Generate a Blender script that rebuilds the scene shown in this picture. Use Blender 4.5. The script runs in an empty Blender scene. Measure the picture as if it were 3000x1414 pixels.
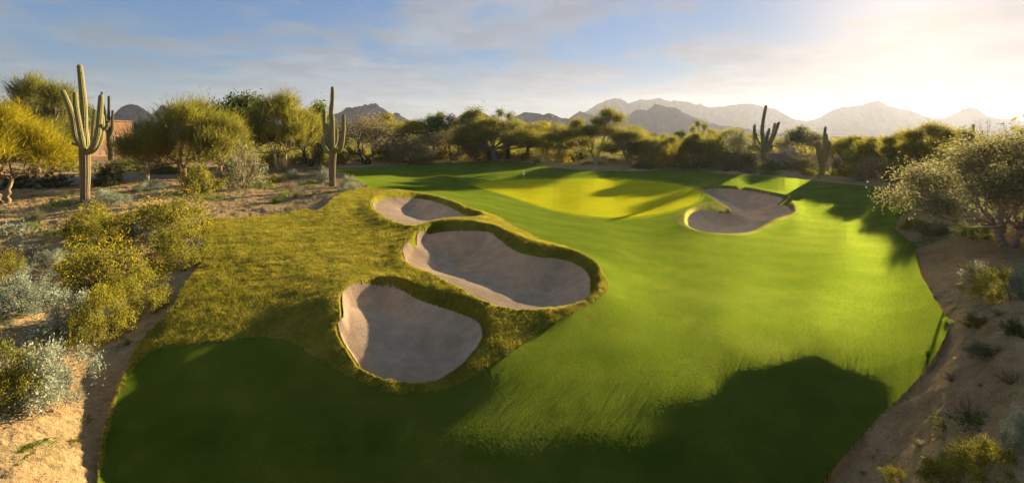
HZ_D, HZ_G = 0.000066, 0.36
SKYC = [(.33, .42, .50), (.48, .52, .57), (.50, .50, .535), (.56, .535, .555)]
SKYM, SKYS, SUNE, EXPO, SKYL = 3.9, 0.05, 5.0, 2.25, 1.75
import bpy, math, random
import numpy as np
from mathutils import Vector
C = bpy.context.scene.collection
F, HC, HOR = 1300.0, 7.0, 395.0
rs = np.random.RandomState(7)
# ------------------------------------------------------------------ helpers
_T = rs.rand(256, 256)
def vnoise(x, y, seed=0):
    x = np.asarray(x, float) + seed * 17.31; y = np.asarray(y, float) + seed * 9.77
    xi = np.floor(x).astype(int); yi = np.floor(y).astype(int)
    fx = x - xi; fy = y - yi
    fx = fx * fx * (3 - 2 * fx); fy = fy * fy * (3 - 2 * fy)
    a = _T[xi & 255, yi & 255]; b = _T[(xi + 1) & 255, yi & 255]
    c = _T[xi & 255, (yi + 1) & 255]; d = _T[(xi + 1) & 255, (yi + 1) & 255]
    return (a + (b - a) * fx) * (1 - fy) + (c + (d - c) * fx) * fy - 0.5
def fbm(x, y, octs=4, seed=0, gain=0.5):
    s = 0; amp = 1.0
    for o in range(octs):
        s = s + amp * vnoise(x, y, seed + o * 3)
        x, y = (x * 1.6 - y * 1.2) * 1.03, (x * 1.2 + y * 1.6) * 1.03
        amp *= gain
    return s
def sstep(a, b, x):
    t = np.clip((x - a) / (b - a), 0, 1)
    return t * t * (3 - 2 * t)
def make_mesh(name, V, F3=None, F4=None, tint=None, smooth=True, mats=(), fmat=None):
    me = bpy.data.meshes.new(name)
    V = np.asarray(V, dtype=np.float32).reshape(-1, 3)
    F3 = np.zeros((0, 3), int) if F3 is None else np.asarray(F3, int).reshape(-1, 3)
    F4 = np.zeros((0, 4), int) if F4 is None else np.asarray(F4, int).reshape(-1, 4)
    me.vertices.add(len(V)); me.vertices.foreach_set('co', V.ravel())
    nl = len(F3) * 3 + len(F4) * 4
    me.loops.add(nl)
    me.loops.foreach_set('vertex_index', np.concatenate([F3.ravel(), F4.ravel()]).astype(np.int32))
    nf = len(F3) + len(F4)
    me.polygons.add(nf)
    st = np.concatenate([np.arange(len(F3)) * 3, len(F3) * 3 + np.arange(len(F4)) * 4]).astype(np.int32)
    me.polygons.foreach_set('loop_start', st)
    me.polygons.foreach_set('use_smooth', np.full(nf, smooth))
    if fmat is not None: me.polygons.foreach_set('material_index', np.asarray(fmat, dtype=np.int32))
    me.update(calc_edges=True)
    if tint is not None:
        at = me.attributes.new('tint', 'FLOAT', 'POINT')
        at.data.foreach_set('value', np.asarray(tint, dtype=np.float32))
    for m in mats: me.materials.append(m)
    return me
def link(name, me, parent=None, loc=None):
    o = bpy.data.objects.new(name, me); C.objects.link(o)
    if parent is not None: o.parent = parent
    if loc is not None: o.location = loc
    return o
def tag(o, label, cat, group=None, kind=None):
    if label: o['label'] = label
    if cat: o['category'] = cat
    if group: o['group'] = group
    if kind: o['kind'] = kind
    return o
# ------------------------------------------------------------------ node helpers
class NT:
    def __init__(s, mat):
        mat.use_nodes = True; s.t = mat.node_tree; s.t.nodes.clear(); s.L = s.t.links
    def n(s, typ, ins=None, **kw):
        nd = s.t.nodes.new(typ)
        for k, v in kw.items(): setattr(nd, k, v)
        for k, v in (ins or {}).items():
            if isinstance(v, bpy.types.NodeSocket): s.L.new(v, nd.inputs[k])
            else: nd.inputs[k].default_value = v
        return nd
    def ramp(s, fac, stops, interp='LINEAR'):
        r = s.n('ShaderNodeValToRGB', {0: fac}); cr = r.color_ramp; cr.interpolation = interp
        while len(cr.elements) < len(stops): cr.elements.new(0.5)
        for e, (p, c) in zip(cr.elements, stops): e.position = p; e.color = (*c, 1)
        return r.outputs[0]
    def noise(s, vec, scale, detail=3, rough=0.55, w=None):
        nd = s.n('ShaderNodeTexNoise', {'Vector': vec, 'Scale': scale, 'Detail': detail, 'Roughness': rough})
        return nd.outputs[0]
    def mix(s, fac, a, b, mode='MIX'):
        nd = s.n('ShaderNodeMix', data_type='RGBA', blend_type=mode)
        for k, v in ((0, fac), (6, a), (7, b)):
            if isinstance(v, bpy.types.NodeSocket): s.L.new(v, nd.inputs[k])
            else: nd.inputs[k].default_value = v if k == 0 else (*v, 1)
        return nd.outputs[2]
    def math(s, op, a, b=0.0, c=0.0):
        return s.n('ShaderNodeMath', {0: a, 1: b, 2: c}, operation=op).outputs[0]
    def out(s, sh, disp=None):
        o = s.n('ShaderNodeOutputMaterial', {0: sh})
def objvec(t): return t.n('ShaderNodeNewGeometry').outputs['Position']

def grass_mat(name, dark, mid, light, patch=(0.35, 0.65), fine=9.0, bumpd=0.5, transl=0.35, gloss=0.25, streak=None, tcol=(0.3, 0.4, 0.02), bmed=.2, bdist=.12):
    m = bpy.data.materials.new(name); t = NT(m); P = objvec(t)
    big = t.noise(P, 0.16, 4, 0.6)
    med = t.noise(P, 1.3, 5, 0.65)
    fin = t.noise(P, fine, 4, 0.7)
    vfin = t.noise(P, fine * 4.5, 2, 0.6)
    f1 = t.math('MULTIPLY_ADD', fin, 0.5, t.math('MULTIPLY', med, 0.5))
    f1 = t.math('MULTIPLY_ADD', t.math('SUBTRACT', big, 0.5), 0.9, f1)
    f1 = t.math('MULTIPLY_ADD', t.math('SUBTRACT', vfin, 0.5), 0.85, f1)
    col = t.ramp(f1, [(patch[0], dark), (0.5, mid), (patch[1], light)])
    if streak:
        mp = t.n('ShaderNodeMapping', {'Vector': P}); mp.inputs['Rotation'].default_value = (0, 0, streak[0])
        mp.inputs['Scale'].default_value = (0.07, 1, 1)
        st = t.noise(mp.outputs[0], streak[1], 2, 0.5)
        col = t.mix(t.math('MULTIPLY', t.math('SUBTRACT', st, 0.3), streak[2]), col, light)
    if streak:
        mw = t.n('ShaderNodeTexWave', {'Vector': P, 'Scale': .16, 'Distortion': 2.2, 'Detail': 1.0, 'Detail Scale': .4}, bands_direction='DIAGONAL').outputs[1]
        col = t.mix(t.math('MULTIPLY', mw, .30), col, dark)
    bm = t.n('ShaderNodeBump', {'Height': t.math('MULTIPLY_ADD', vfin, 0.35, t.math('MULTIPLY_ADD', fin, 0.6, t.math('MULTIPLY', med, bmed))), 'Strength': bumpd, 'Distance': bdist})
    d = t.n('ShaderNodeBsdfDiffuse', {'Color': col, 'Normal': bm.outputs[0], 'Roughness': 0.9})
    hsv = t.mix(0.55, col, tcol, 'MIX')
    tr = t.n('ShaderNodeBsdfTranslucent', {'Color': hsv})
    nrm = t.n('ShaderNodeCombineXYZ', {0: 0.0, 1: 0.0, 2: 1.0})
    g = t.n('ShaderNodeBsdfSheen', {'Color': t.mix(0.5, col, (0.35, 0.5, 0.02)), 'Roughness': 0.4, 'Normal': bm.outputs[0]})
    gl = t.n('ShaderNodeBsdfGlossy', {'Color': t.mix(0.45, col, (0.22, 0.3, 0.02)), 'Roughness': 0.62, 'Normal': bm.outputs[0]})
    a = t.n('ShaderNodeMixShader', {0: gloss, 1: d.outputs[0], 2: gl.outputs[0]})
    s = t.n('ShaderNodeAddShader', {0: a.outputs[0], 1: g.outputs[0]})
    mx = t.n('ShaderNodeMixShader', {0: transl, 1: a.outputs[0], 2: s.outputs[0]})
    t.out(mx.outputs[0])
    return m
def earth_mat(name, dark, mid, light, fine=7.0, bumpd=0.6, green=0.0, grain=40, spots=0.0, dist=0.08, rake=0.0):
    m = bpy.data.materials.new(name); t = NT(m); P = objvec(t)
    big = t.noise(P, 0.22, 5, 0.6); med = t.noise(P, 1.7, 5, 0.65); fin = t.noise(P, fine, 5, 0.7); gr = t.noise(P, grain, 3, 0.7)
    f1 = t.math('MULTIPLY_ADD', med, 0.4, t.math('MULTIPLY', big, 0.35)); f1 = t.math('MULTIPLY_ADD', fin, 0.25, f1)
    f1 = t.math('MULTIPLY_ADD', t.math('SUBTRACT', gr, 0.5), 0.7, f1)
    col = t.ramp(f1, [(0.36, dark), (0.5, mid), (0.64, light)])
    if green:
        gm = t.ramp(t.math('MULTIPLY_ADD', med, 0.45, t.math('MULTIPLY', big, 0.62)), [(0.55, (0, 0, 0)), (0.66, (1, 1, 1))])
        col = t.mix(t.math('MULTIPLY', gm, green), col, (0.075, 0.10, 0.012))
    if spots:
        vo = t.n('ShaderNodeTexVoronoi', {'Vector': P, 'Scale': 3.5})
        sp = t.ramp(vo.outputs[0], [(0.05, (1, 1, 1)), (0.14, (0, 0, 0))])
        col = t.mix(t.math('MULTIPLY', sp, spots), col, (0.05, 0.035, 0.015))
    hgt = t.math('MULTIPLY_ADD', gr, 0.25, t.math('MULTIPLY_ADD', fin, 0.7, med))
    if rake:
        wv = t.n('ShaderNodeTexWave', {'Vector': P, 'Scale': 2.6, 'Distortion': 11.0, 'Detail': 3.0, 'Detail Scale': .5}).outputs[1]
        hgt = t.math('MULTIPLY_ADD', wv, rake, hgt); col = t.mix(t.math('MULTIPLY', wv, .05), col, dark)
    bm = t.n('ShaderNodeBump', {'Height': hgt, 'Strength': bumpd, 'Distance': dist})
    d = t.n('ShaderNodeBsdfDiffuse', {'Color': col, 'Normal': bm.outputs[0], 'Roughness': 1.0})
    t.out(d.outputs[0])
    return m
# ------------------------------------------------------------------ terrain heights (control points: pixel column, pixel row, height)
CP = [(0,590,1.0),(250,590,1.0),(450,590,.9),(0,545,1.0),(300,520,1.0),(600,520,1.0),(700,560,.9),(972,540,1.2),(850,520,1.0),(820,600,.7),
(0,700,.4),(200,650,.7),(400,640,.7),(0,820,.4),(250,800,.2),(450,760,.3),(560,700,.45),(0,1000,.25),(200,950,.0),(0,1200,.05),(150,1200,-.25),(0,1414,-.15),(220,1414,-.7),
(640,650,.65),(700,800,.45),(650,900,.25),(500,960,.0),(420,1060,-.35),(330,1250,-.8),(800,700,.7),(850,850,.5),(900,620,.8),
(900,950,.35),(800,1060,-.22),(600,1060,-.25),(480,1200,-.7),(650,1200,-.76),(900,1200,-.62),(1000,1400,-1.1),(500,1400,-1.2),(320,1400,-1.15),(700,1400,-1.25),(1500,1400,-1.42),(1250,1230,-.88),(1550,1230,-.9),(1300,1400,-1.35),(1150,1300,-1.08),(1800,1180,-.74),(1950,1400,-1.2),(2250,1250,-.68),(2300,1400,-1.1),(2420,1414,-1.15),(2500,1200,-.68),(2600,1190,-.5),
(1040,560,1.15),(1060,700,.85),(1170,730,.85),(1000,800,.75),(960,900,.6),(960,1030,.2),(1150,1160,-.6),
(1160,560,1.2),(1280,660,1.05),(1300,578,1.15),(1400,625,1.05),(1480,660,1.0),(1600,725,.9),(1700,765,.75),(1775,830,.5),(1720,900,.25),(1580,950,.15),(1450,1040,-.12),(1290,1140,-.52),(1380,900,.32),(1250,830,.5),
(930,497,1.2),(1100,505,1.2),(1180,535,.8),(1280,560,.5),(1250,520,.5),(1380,560,.05),(1340,530,.1),(1500,545,0),(1450,590,.3),(1534,545,0),(1900,545,0),(1700,600,0),(1550,640,.35),(2000,620,.15),(1650,680,.35),(1800,700,.15),
(2000,750,0),(1900,850,.05),(2200,760,.1),(2300,850,.1),(2100,950,0),(2400,950,.15),(1900,1000,-.2),(2100,1100,-.5),(2450,1100,-.36),(2600,1080,-.16),(2450,1000,-.05),(2500,780,.45),(2600,850,.4),(2650,720,.8),(2480,680,.55),(2400,620,.35),(2620,640,1.1),(2540,600,.6),(2450,575,.6),
(2060,550,.55),(2300,575,.55),(2330,640,.35),(2000,650,.3),(2100,690,.15),(2090,590,.5),
(1440,472,1.9),(1440,530,.1),(1300,477,1.7),(1200,480,1.4),(1200,500,1.0),(1050,488,1.2),(1600,486,1.6),(1620,530,.1),(1750,497,1.1),(1850,503,.9),(1800,530,.1),(2000,494,1.6),(2000,545,.15),(2150,503,1.6),(2200,530,.9),(2300,517,1.7),(2350,550,.8),(2450,533,1.8),(2560,546,1.9),(2660,560,2.0),
(2720,640,1.6),(2850,680,2.1),(2965,712,2.2),(2800,800,1.5),(2950,800,2.2),(2820,950,1.2),(2950,1000,2.0),(2740,1150,.45),(2850,1250,1.1),(2600,1350,-.85),(2700,1350,.1),(2950,1380,1.3),
(300,480,1.2),(700,490,1.1),(1150,470,1.4),(1500,462,2.0),(1750,475,1.7),(2000,480,1.8),(2300,495,1.9),(2600,510,2.1),(2900,520,2.2),
(-500,560,1.0),(-500,900,.2),(-500,1400,-.6),(3400,560,2.4),(3500,900,2.2),(3500,1400,1.0),(3400,700,2.4)]
cp = np.array(CP, float)
cY = (HC - cp[:, 2]) * F / (cp[:, 1] - HOR)
cW = F * HC / cY
pts = [(u, w, z) for u, w, z in zip(cp[:, 0], cW, cp[:, 2])]
for u in range(-900, 4000, 700): pts += [(u, 45, 1.8), (u, 12, 1.6)]
for u in (-900, 600, 1500, 2400, 3900): pts += [(u, 1500, -1.9 if 0 < u < 2500 else -.2)]
pts = np.array(pts)
def _phi(r2): return 0.5 * r2 * np.log(r2 + 1e-9)
SC = 100.0
K = pts[:, :2] / SC; n = len(K)
A = np.zeros((n + 3, n + 3)); A[:n, :n] = _phi(((K[:, None] - K[None]) ** 2).sum(-1)) + np.eye(n) * 0.12
A[:n, n] = 1; A[:n, n + 1:] = K; A[n, :n] = 1; A[n + 1:, :n] = K.T
sol = np.linalg.solve(A, np.concatenate([pts[:, 2], [0, 0, 0]]))
gu = np.linspace(-1500, 4500, 301); gw = np.linspace(0, 1600, 201)
GU, GW = np.meshgrid(gu, gw, indexing='ij')
q = np.stack([GU.ravel(), GW.ravel()], 1) / SC
TH = np.zeros(len(q))
for i in range(0, len(q), 8000):
    qq = q[i:i + 8000]
    TH[i:i + 8000] = _phi(((qq[:, None] - K[None]) ** 2).sum(-1)) @ sol[:n] + sol[n] + qq @ sol[n + 1:]
TH = np.clip(TH.reshape(GU.shape), -2.9, 3.0)
_Yg = F * HC / np.maximum(GW, 1); _m = sstep(620, 830, GU) * (1 - sstep(2380, 2640, GU)) * sstep(540, 740, GW)
TH = TH * (1 - _m) + _m * (-.12 - 1.74 * np.log(np.cosh(np.maximum(0, 16.75 + .55 * sstep(1100, 2300, GU) - _Yg) / 4.5)))
def bil(u, w):
    x = np.clip((np.asarray(u, float) + 1500) / 20.0, 0, 299.999); y = np.clip(np.asarray(w, float) / 8.0, 0, 199.999)
    xi = x.astype(int); yi = y.astype(int); fx = x - xi; fy = y - yi
    return (TH[xi, yi] * (1 - fx) + TH[xi + 1, yi] * fx) * (1 - fy) + (TH[xi, yi + 1] * (1 - fx) + TH[xi + 1, yi + 1] * fx) * fy
def H0(u, w): return bil(u, w)
_ws = np.linspace(1500, 4, 3000)
def hit(px, py, drop=0.0):
    """column px, row py of the photograph -> (u, w) where that sight line meets the bare terrain"""
    z = H0(np.full_like(_ws, px), _ws) - drop
    v = HOR + (HC - z) * _ws / HC
    k = np.argmax(v <= py)
    if k == 0: return px, _ws[0] if v[0] <= py else _ws[-1]
    t = (v[k - 1] - py) / (v[k - 1] - v[k] + 1e-9)
    return px, _ws[k - 1] + (_ws[k] - _ws[k - 1]) * t
def spline(P, step=7.0, closed=True):
    P = np.array(P, float); out = []; N = len(P)
    for i in range(N if closed else N - 1):
        p0, p1, p2, p3 = P[(i - 1) % N], P[i], P[(i + 1) % N], P[(i + 2) % N]
        if not closed: p0 = P[max(i - 1, 0)]; p3 = P[min(i + 2, N - 1)]
        k = max(2, int(np.hypot(*(p2 - p1)) / step))
        for t in np.arange(k) / k:
            out.append(0.5 * (2 * p1 + (p2 - p0) * t + (2 * p0 - 5 * p1 + 4 * p2 - p3) * t * t + (3 * p1 - p0 - 3 * p2 + p3) * t ** 3))
    return np.array(out)
def wpoly(P, drop=0.0, rag=0.0, seed=0, step=7.0):
    S = spline(P, step)
    if rag:
        s = np.arange(len(S)); d = np.roll(S, -1, 0) - np.roll(S, 1, 0); L = np.hypot(d[:, 0], d[:, 1])[:, None] + 1e-6
        nn = np.stack([-d[:, 1], d[:, 0]], 1) / L
        sc = np.clip((S[:, 1] - HOR) / 500, 0.12, 1)
        S = S + nn * ((fbm(s * 0.9, s * 0 + seed, 3) * rag) * sc)[:, None]
    return np.array([hit(a, b, drop) for a, b in S])
def inside(u, w, P):
    r = np.zeros(u.shape, bool)
    m = (u >= P[:, 0].min()) & (u <= P[:, 0].max()) & (w >= P[:, 1].min()) & (w <= P[:, 1].max())
    x = u[m]; y = w[m]; c = np.zeros(x.shape, bool)
    for i in range(len(P)):
        x1, y1 = P[i]; x2, y2 = P[(i + 1) % len(P)]
        if y1 == y2: continue
        s = (y1 > y) != (y2 > y)
        c ^= s & (x < (x2 - x1) * (y - y1) / (y2 - y1) + x1)
    r[m] = c
    return r
def toXY(u, w):
    Y = F * HC / w
    return (u - 1500.0) / F * Y, Y
def wdist(X, Y, P):
    px, py = toXY(P[:, 0], P[:, 1]); d2 = np.full(X.shape, 1e9)
    for i in range(len(P)):
        ax, ay = px[i], py[i]; bx, by = px[(i + 1) % len(P)], py[(i + 1) % len(P)]
        dx, dy = bx - ax, by - ay; L = dx * dx + dy * dy + 1e-9
        t = np.clip(((X - ax) * dx + (Y - ay) * dy) / L, 0, 1)
        d2 = np.minimum(d2, (X - ax - t * dx) ** 2 + (Y - ay - t * dy) ** 2)
    return np.sqrt(d2)
LAWN = [(603,647),(597,680),(601,725),(596,760),(570,795),(545,825),(525,855),(512,885),(495,912),(455,950),(415,994),(389,1035),(368,1083),(351,1117),(333,1169),(318,1214),(303,1259),(292,1319),(288,1371),(288,1430),(285,1500),(300,1650),(900,1700),(1800,1700),(2250,1620),(2330,1520),(2410,1414),(2460,1350),(2520,1280),(2580,1215),(2640,1160),(2700,1095),(2740,1040),(2768,985),(2778,945),(2766,916),(2743,883),(2716,837),(2700,811),(2690,778),(2680,742),(2670,719),(2654,696),(2631,679),(2619,663),(2624,646),(2650,626),(2703,613),(2700,590),(2670,566),(2600,553),(2520,543),(2400,530),(2300,520),(2200,512),(2100,508),(2060,498),(2000,495),(1930,496),(1870,502),(1800,500),(1720,499),(1650,493),(1600,487),(1550,478),(1500,473),(1440,472),(1380,474),(1300,477),(1230,480),(1170,483),(1100,487),(1030,491),(960,493),(893,494),(913,496),(944,498),(985,502),(1016,505),(1009,512),(1026,519),(1050,529),(1070,541),(1076,547),(1050,551),(1020,558),(999,566),(973,582),(955,600),(935,612),(922,616),(893,612),(870,617),(845,624),(794,628),(740,634),(680,640),(630,640)]
ROUGH = [(1040,545),(1093,549),(1155,553),(1202,560),(1272,576),(1330,591),(1373,611),(1415,622),(1454,632),(1485,652),(1543,681),(1609,712),(1673,733),(1718,755),(1757,789),(1782,828),(1780,856),(1757,879),(1718,907),(1651,935),(1595,963),(1539,1002),(1494,1035),(1432,1080),(1382,1114),(1315,1142),(1236,1159),(1152,1164),(1096,1147),(1046,1125),(984,1091),(934,1055),(900,1035),(860,1005),(815,990),(760,986),(700,992),(640,998),(561,1005),(486,1016),(441,1038),(419,1050),(393,1072),(370,1110),(350,1160),(330,1220),(310,1290),(298,1360),(260,1420),(150,1300),(300,900),(500,700),(560,600),(800,560),(960,535)]
COLLAR = [(2048,561),(2064,549),(2104,544),(2150,546),(2196,553),(2242,564),(2300,572),(2320,584),(2338,604),(2341,618),(2331,630),(2302,644),(2267,663),(2232,680),(2184,692),(2115,692),(2069,686),(2039,679),(1998,666),(1981,648),(1978,632),(1993,621),(2025,611),(2051,602),(2088,595),(2080,579),(2060,570)]
GREEN = [(1390,541),(1450,532),(1560,526),(1700,524),(1850,527),(1960,536),(2030,552),(2052,575),(2030,596),(1985,612),(1920,627),(1850,635),(1780,636),(1700,629),(1620,613),(1550,592),(1480,570),(1420,554)]
PATH = [(-300,520),(0,518),(300,512),(560,507),(700,498),(830,487),(1000,482),(1150,477),(1300,471),(1420,468),(1420,472),(1300,475),(1150,483),(1030,489),(893,493),(800,500),(700,510),(600,517),(300,526),(0,534),(-300,540)]
S1 = [(1093,601),(1124,583),(1152,578),(1202,579),(1247,584),(1292,596),(1326,610),(1365,629),(1404,637),(1348,640),(1303,645),(1270,654),(1236,660),(1208,664),(1169,656),(1135,642),(1107,622)]
R1 = [(1085,604),(1096,582),(1124,568),(1163,562),(1214,566),(1264,576),(1315,590),(1359,607),(1393,621),(1418,631),(1409,641),(1348,642),(1303,647),(1270,657),(1236,663),(1208,668),(1167,659),(1132,645),(1102,625)]
S2 = [(1181,744),(1203,730),(1219,723),(1222,705),(1236,691),(1281,680),(1348,675),(1404,675),(1438,680),(1460,696),(1483,716),(1511,733),(1544,744),(1583,751),(1628,755),(1673,766),(1707,783),(1726,806),(1729,839),(1724,867),(1701,884),(1656,901),(1617,908),(1561,912),(1505,912),(1460,908),(1421,896),(1387,879),(1365,862),(1337,845),(1303,825),(1264,806),(1231,792),(1203,780),(1183,766)]
R2 = [(1176,744),(1190,722),(1208,700),(1228,678),(1265,662),(1320,652),(1380,652),(1432,660),(1478,676),(1520,696),(1560,708),(1611,720),(1662,735),(1713,754),(1748,780),(1761,815),(1756,850),(1736,877),(1706,894),(1658,909),(1617,914),(1561,918),(1505,918),(1458,913),(1419,901),(1384,884),(1362,867),(1334,850),(1300,830),(1261,811),(1228,797),(1200,785),(1179,768)]
S3 = [(1004,884),(1018,867),(1046,853),(1068,848),(1102,841),(1141,839),(1169,845),(1197,859),(1236,879),(1281,895),(1326,909),(1365,923),(1393,937),(1410,957),(1414,979),(1404,1002),(1387,1024),(1359,1058),(1326,1086),(1292,1108),(1259,1122),(1231,1127),(1186,1127),(1141,1119),(1096,1105),(1062,1086),(1037,1058),(1020,1030),(1004,1007),(992,985),(994,968),(1006,946),(1004,912)]
R3 = [(995,884),(1008,858),(1035,840),(1062,830),(1100,820),(1145,817),(1185,825),(1225,842),(1266,856),(1311,870),(1353,883),(1395,901),(1425,925),(1434,957),(1436,984),(1423,1012),(1402,1037),(1372,1069),(1336,1097),(1300,1118),(1262,1129),(1231,1134),(1184,1134),(1137,1126),(1090,1112),(1055,1092),(1030,1064),(1013,1036),(996,1012),(984,988),(984,966),(995,944),(994,912)]
S4 = [(2059,556),(2069,554),(2104,552),(2138,553),(2173,556),(2207,560),(2242,568),(2277,575),(2293,580),(2290,587),(2276,598),(2286,599),(2300,602),(2314,611),(2319,621),(2312,628),(2288,632),(2265,640),(2247,652),(2228,663),(2205,676),(2184,681),(2150,684),(2115,684),(2076,682),(2046,676),(2025,667),(2016,658),(2016,641),(2021,630),(2032,622),(2046,617),(2069,616),(2092,620),(2111,624),(2131,625),(2143,620),(2134,609),(2115,598),(2092,583),(2076,573),(2062,564)]
R4 = [(2052,558),(2064,550),(2104,546),(2145,547),(2190,551),(2230,560),(2265,567),(2300,574),(2315,582),(2316,590),(2326,604),(2331,620),(2322,631),(2295,639),(2270,648),(2250,660),(2229,671),(2207,680),(2184,686),(2150,688),(2115,688),(2074,686),(2042,680),(2020,671),(2008,660),(2005,642),(2008,626),(2028,610),(2055,601),(2085,598),(2112,603),(2131,614),(2137,617),(2126,606),(2108,596),(2086,581),(2070,571),(2057,565)]
BK = [(R1, S1, .30, .75), (R2, S2, .35, 1.25), (R3, S3, .26, .60), (R4, S4, .14, .95)]
# ------------------------------------------------------------------ the grid
us = np.concatenate([np.linspace(-1450, -130, 45, endpoint=False), np.arange(-130, 3131, 2.6), np.linspace(3140, 4450, 45)])
ws = np.concatenate([np.geomspace(2400, 1010, 16, endpoint=False), np.arange(1010, 260, -2.3), np.arange(260, 60, -1.7), np.arange(60, 20, -1.1), np.geomspace(20, 1.6, 28)])
U, W = np.meshgrid(us, ws, indexing='ij')
lawnP = wpoly(LAWN, rag=5, seed=1); roughP = wpoly(ROUGH, rag=9, seed=2); collP = wpoly(COLLAR, rag=3, seed=3, step=4)
greenP = wpoly(GREEN, rag=1.0, seed=4); pathP = wpoly(PATH, rag=2, seed=5)
bk = [(wpoly(R, rag=1.5, seed=6, step=5), wpoly(S, drop=d * 0.9, rag=2.0, seed=7, step=5), d, D) for R, S, d, D in BK]
def snap(P):
    N = len(P)
    for i in range(N):
        (x1, y1), (x2, y2) = P[i], P[(i + 1) % N]
        a, b = sorted((x1, x2))
        c0, c1 = np.searchsorted(us, a), np.searchsorted(us, b)
        if abs(y2 - y1) < abs(x2 - x1) * 1.2:
            for c in range(c0, c1):
                y = y1 + (y2 - y1) * (us[c] - x1) / (x2 - x1)
                r = int(np.argmin(np.abs(ws - y)))
                if 0 < r < len(ws) - 1 and U[c, r] == us[c] and W[c, r] == ws[r]: W[c, r] = y
        else:
            lo, hi = sorted((y1, y2))
            for r in np.nonzero((ws >= lo) & (ws < hi))[0]:
                x = x1 + (x2 - x1) * (ws[r] - y1) / (y2 - y1)
                c = int(np.argmin(np.abs(us - x)))
                if 0 < c < len(us) - 1 and U[c, r] == us[c] and W[c, r] == ws[r]: U[c, r] = x
for P in [b[0] for b in bk] + [b[1] for b in bk] + [lawnP, collP, roughP, greenP]: snap(P)
X, Y = toXY(U, W)
Z = H0(U, W)
eps = 1.3
inL = inside(U, W, lawnP) | inside(U + eps, W, lawnP) | inside(U - eps, W, lawnP) | inside(U, W + eps, lawnP) | inside(U, W - eps, lawnP)
inR = inside(U, W, roughP); inG = inside(U, W, greenP)
near = np.clip(1 - Y / 90, 0, 1)
# micro relief: dirt hummocks outside the turf, tufts in the rough, fine nap on the fairway
nz_d = fbm(X * .35, Y * .35, 4, 11) * .28 + fbm(X * 1.5, Y * 1.5, 4, 12) * .09 + fbm(X * 7, Y * 7, 3, 13) * .035
nz_r = fbm(X * .6, Y * .6, 3, 14) * .06 + fbm(X * 4.5, Y * 4.5, 3, 15) * .035 * sstep(-.25,.3,fbm(X*.4,Y*.4,2,44)) + fbm(X * 13, Y * 13, 2, 16) * .03
nz_f = fbm(X * .2, Y * .2, 2, 17) * .03 + fbm(X * 18, Y * 18, 2, 19) * .0012
nz_g = fbm(X * .2, Y * .2, 2, 20) * .06
Z = Z + np.where(inL, np.where(inG, nz_g, np.where(inR, nz_r, nz_f)), nz_d - 0.19)
for k, (RP, SP, drop, D) in enumerate(bk):
    x0, x1 = RP[:, 0].min() - 230, RP[:, 0].max() + 230; y0, y1 = RP[:, 1].min() * .8, RP[:, 1].max() * 1.3
    m = (U > x0) & (U < x1) & (W > y0) & (W < y1)
    u, w, x, y = U[m], W[m], X[m], Y[m]
    base = H0(u, w)
    dR = wdist(x, y, RP); dS = wdist(x, y, SP); iR = inside(u, w, RP); iS = inside(u, w, SP) & iR
    lip = .13
    zo = Z[m]
    out = zo + lip * np.exp(-(dR / .7) ** 2)
    t = dR / (dR + dS + 1e-6)
    tuft = (1 if k != 3 else .3) * fbm(x * 4, y * 4, 3, 30) * .08 + fbm(x * 14, y * 14, 2, 31) * .04
    face = base + lip * (1 - t) - drop * (0.35 * t + 0.65 * sstep(0, 1, t)) + tuft * np.minimum(1, dS * 4 + .15)
    dm = dS[iS].max(); sn = x * .69 + y * .72; mid_ = sn[iS].mean(); hw = (sn[iS].max() - sn[iS].min()) / 2
    asym = np.clip(.85 + .6 * (sn - mid_) / hw, .25, 1.45)
    sand = base - drop - D * asym * (1 - (1 - np.minimum(dS / dm, 1)) ** 1.6) + fbm(x * .5, y * .5, 3, 33) * .07 * np.minimum(1, dS) + fbm(x * 9, y * 9, 3, 34) * .012
    sand = sand + (base + lip - sand) * (1 - sstep(0, .35, dR))
    Z[m] = np.where(iS, sand, np.where(iR, face, out))
V = np.stack([X, Y, Z], -1).reshape(-1, 3)
nu, nw = len(us), len(ws)
idx = np.arange(nu * nw).reshape(nu, nw)
Q = np.stack([idx[:-1, :-1], idx[:-1, 1:], idx[1:, 1:], idx[1:, :-1]], -1).reshape(-1, 4)
# winding so that normals point up
v0, v1, v2 = V[Q[0, 0]], V[Q[0, 1]], V[Q[0, 2]]
if np.cross(v1 - v0, v2 - v0)[2] < 0: Q = Q[:, ::-1]
cu = U.ravel()[Q].mean(1); cw = W.ravel()[Q].mean(1)
fL = inside(cu, cw, lawnP); fR = inside(cu, cw, roughP) & fL; fC = inside(cu, cw, collP); fG = inside(cu, cw, greenP)
G2 = np.array(GREEN, float); G2 = G2.mean(0) + (G2 - G2.mean(0)) * [1.045, 1.10]
fF = inside(cu, cw, wpoly(G2, rag=2, seed=9)) & fL & ~fR & ~fC
fP = inside(cu, cw, pathP) & ~fL
zone = np.where(fL, 1, 0); zone[fR] = 2; zone[fC] = 5; zone[fF] = 6; zone[fG & ~fC] = 3; zone[fP] = 4
for k, (RP, SP, d, D) in enumerate(bk):
    zone[inside(cu, cw, RP)] = 5 if k == 3 else 2
    zone[inside(cu, cw, SP)] = 10 + k
M_dirt = earth_mat('desert_dirt', (.24, .15, .062), (.415, .28, .13), (.54, .39, .205), green=.75, spots=.5, bumpd=.9, dist=.12)
M_path = earth_mat('path_gravel', (.26, .19, .14), (.34, .26, .19), (.40, .31, .23), bumpd=.35)
M_sand = earth_mat('bunker_sand', (.33, .24, .15), (.45, .335, .215), (.58, .435, .295), rake=.22, bumpd=.5, fine=12, grain=60, dist=.04)
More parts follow.
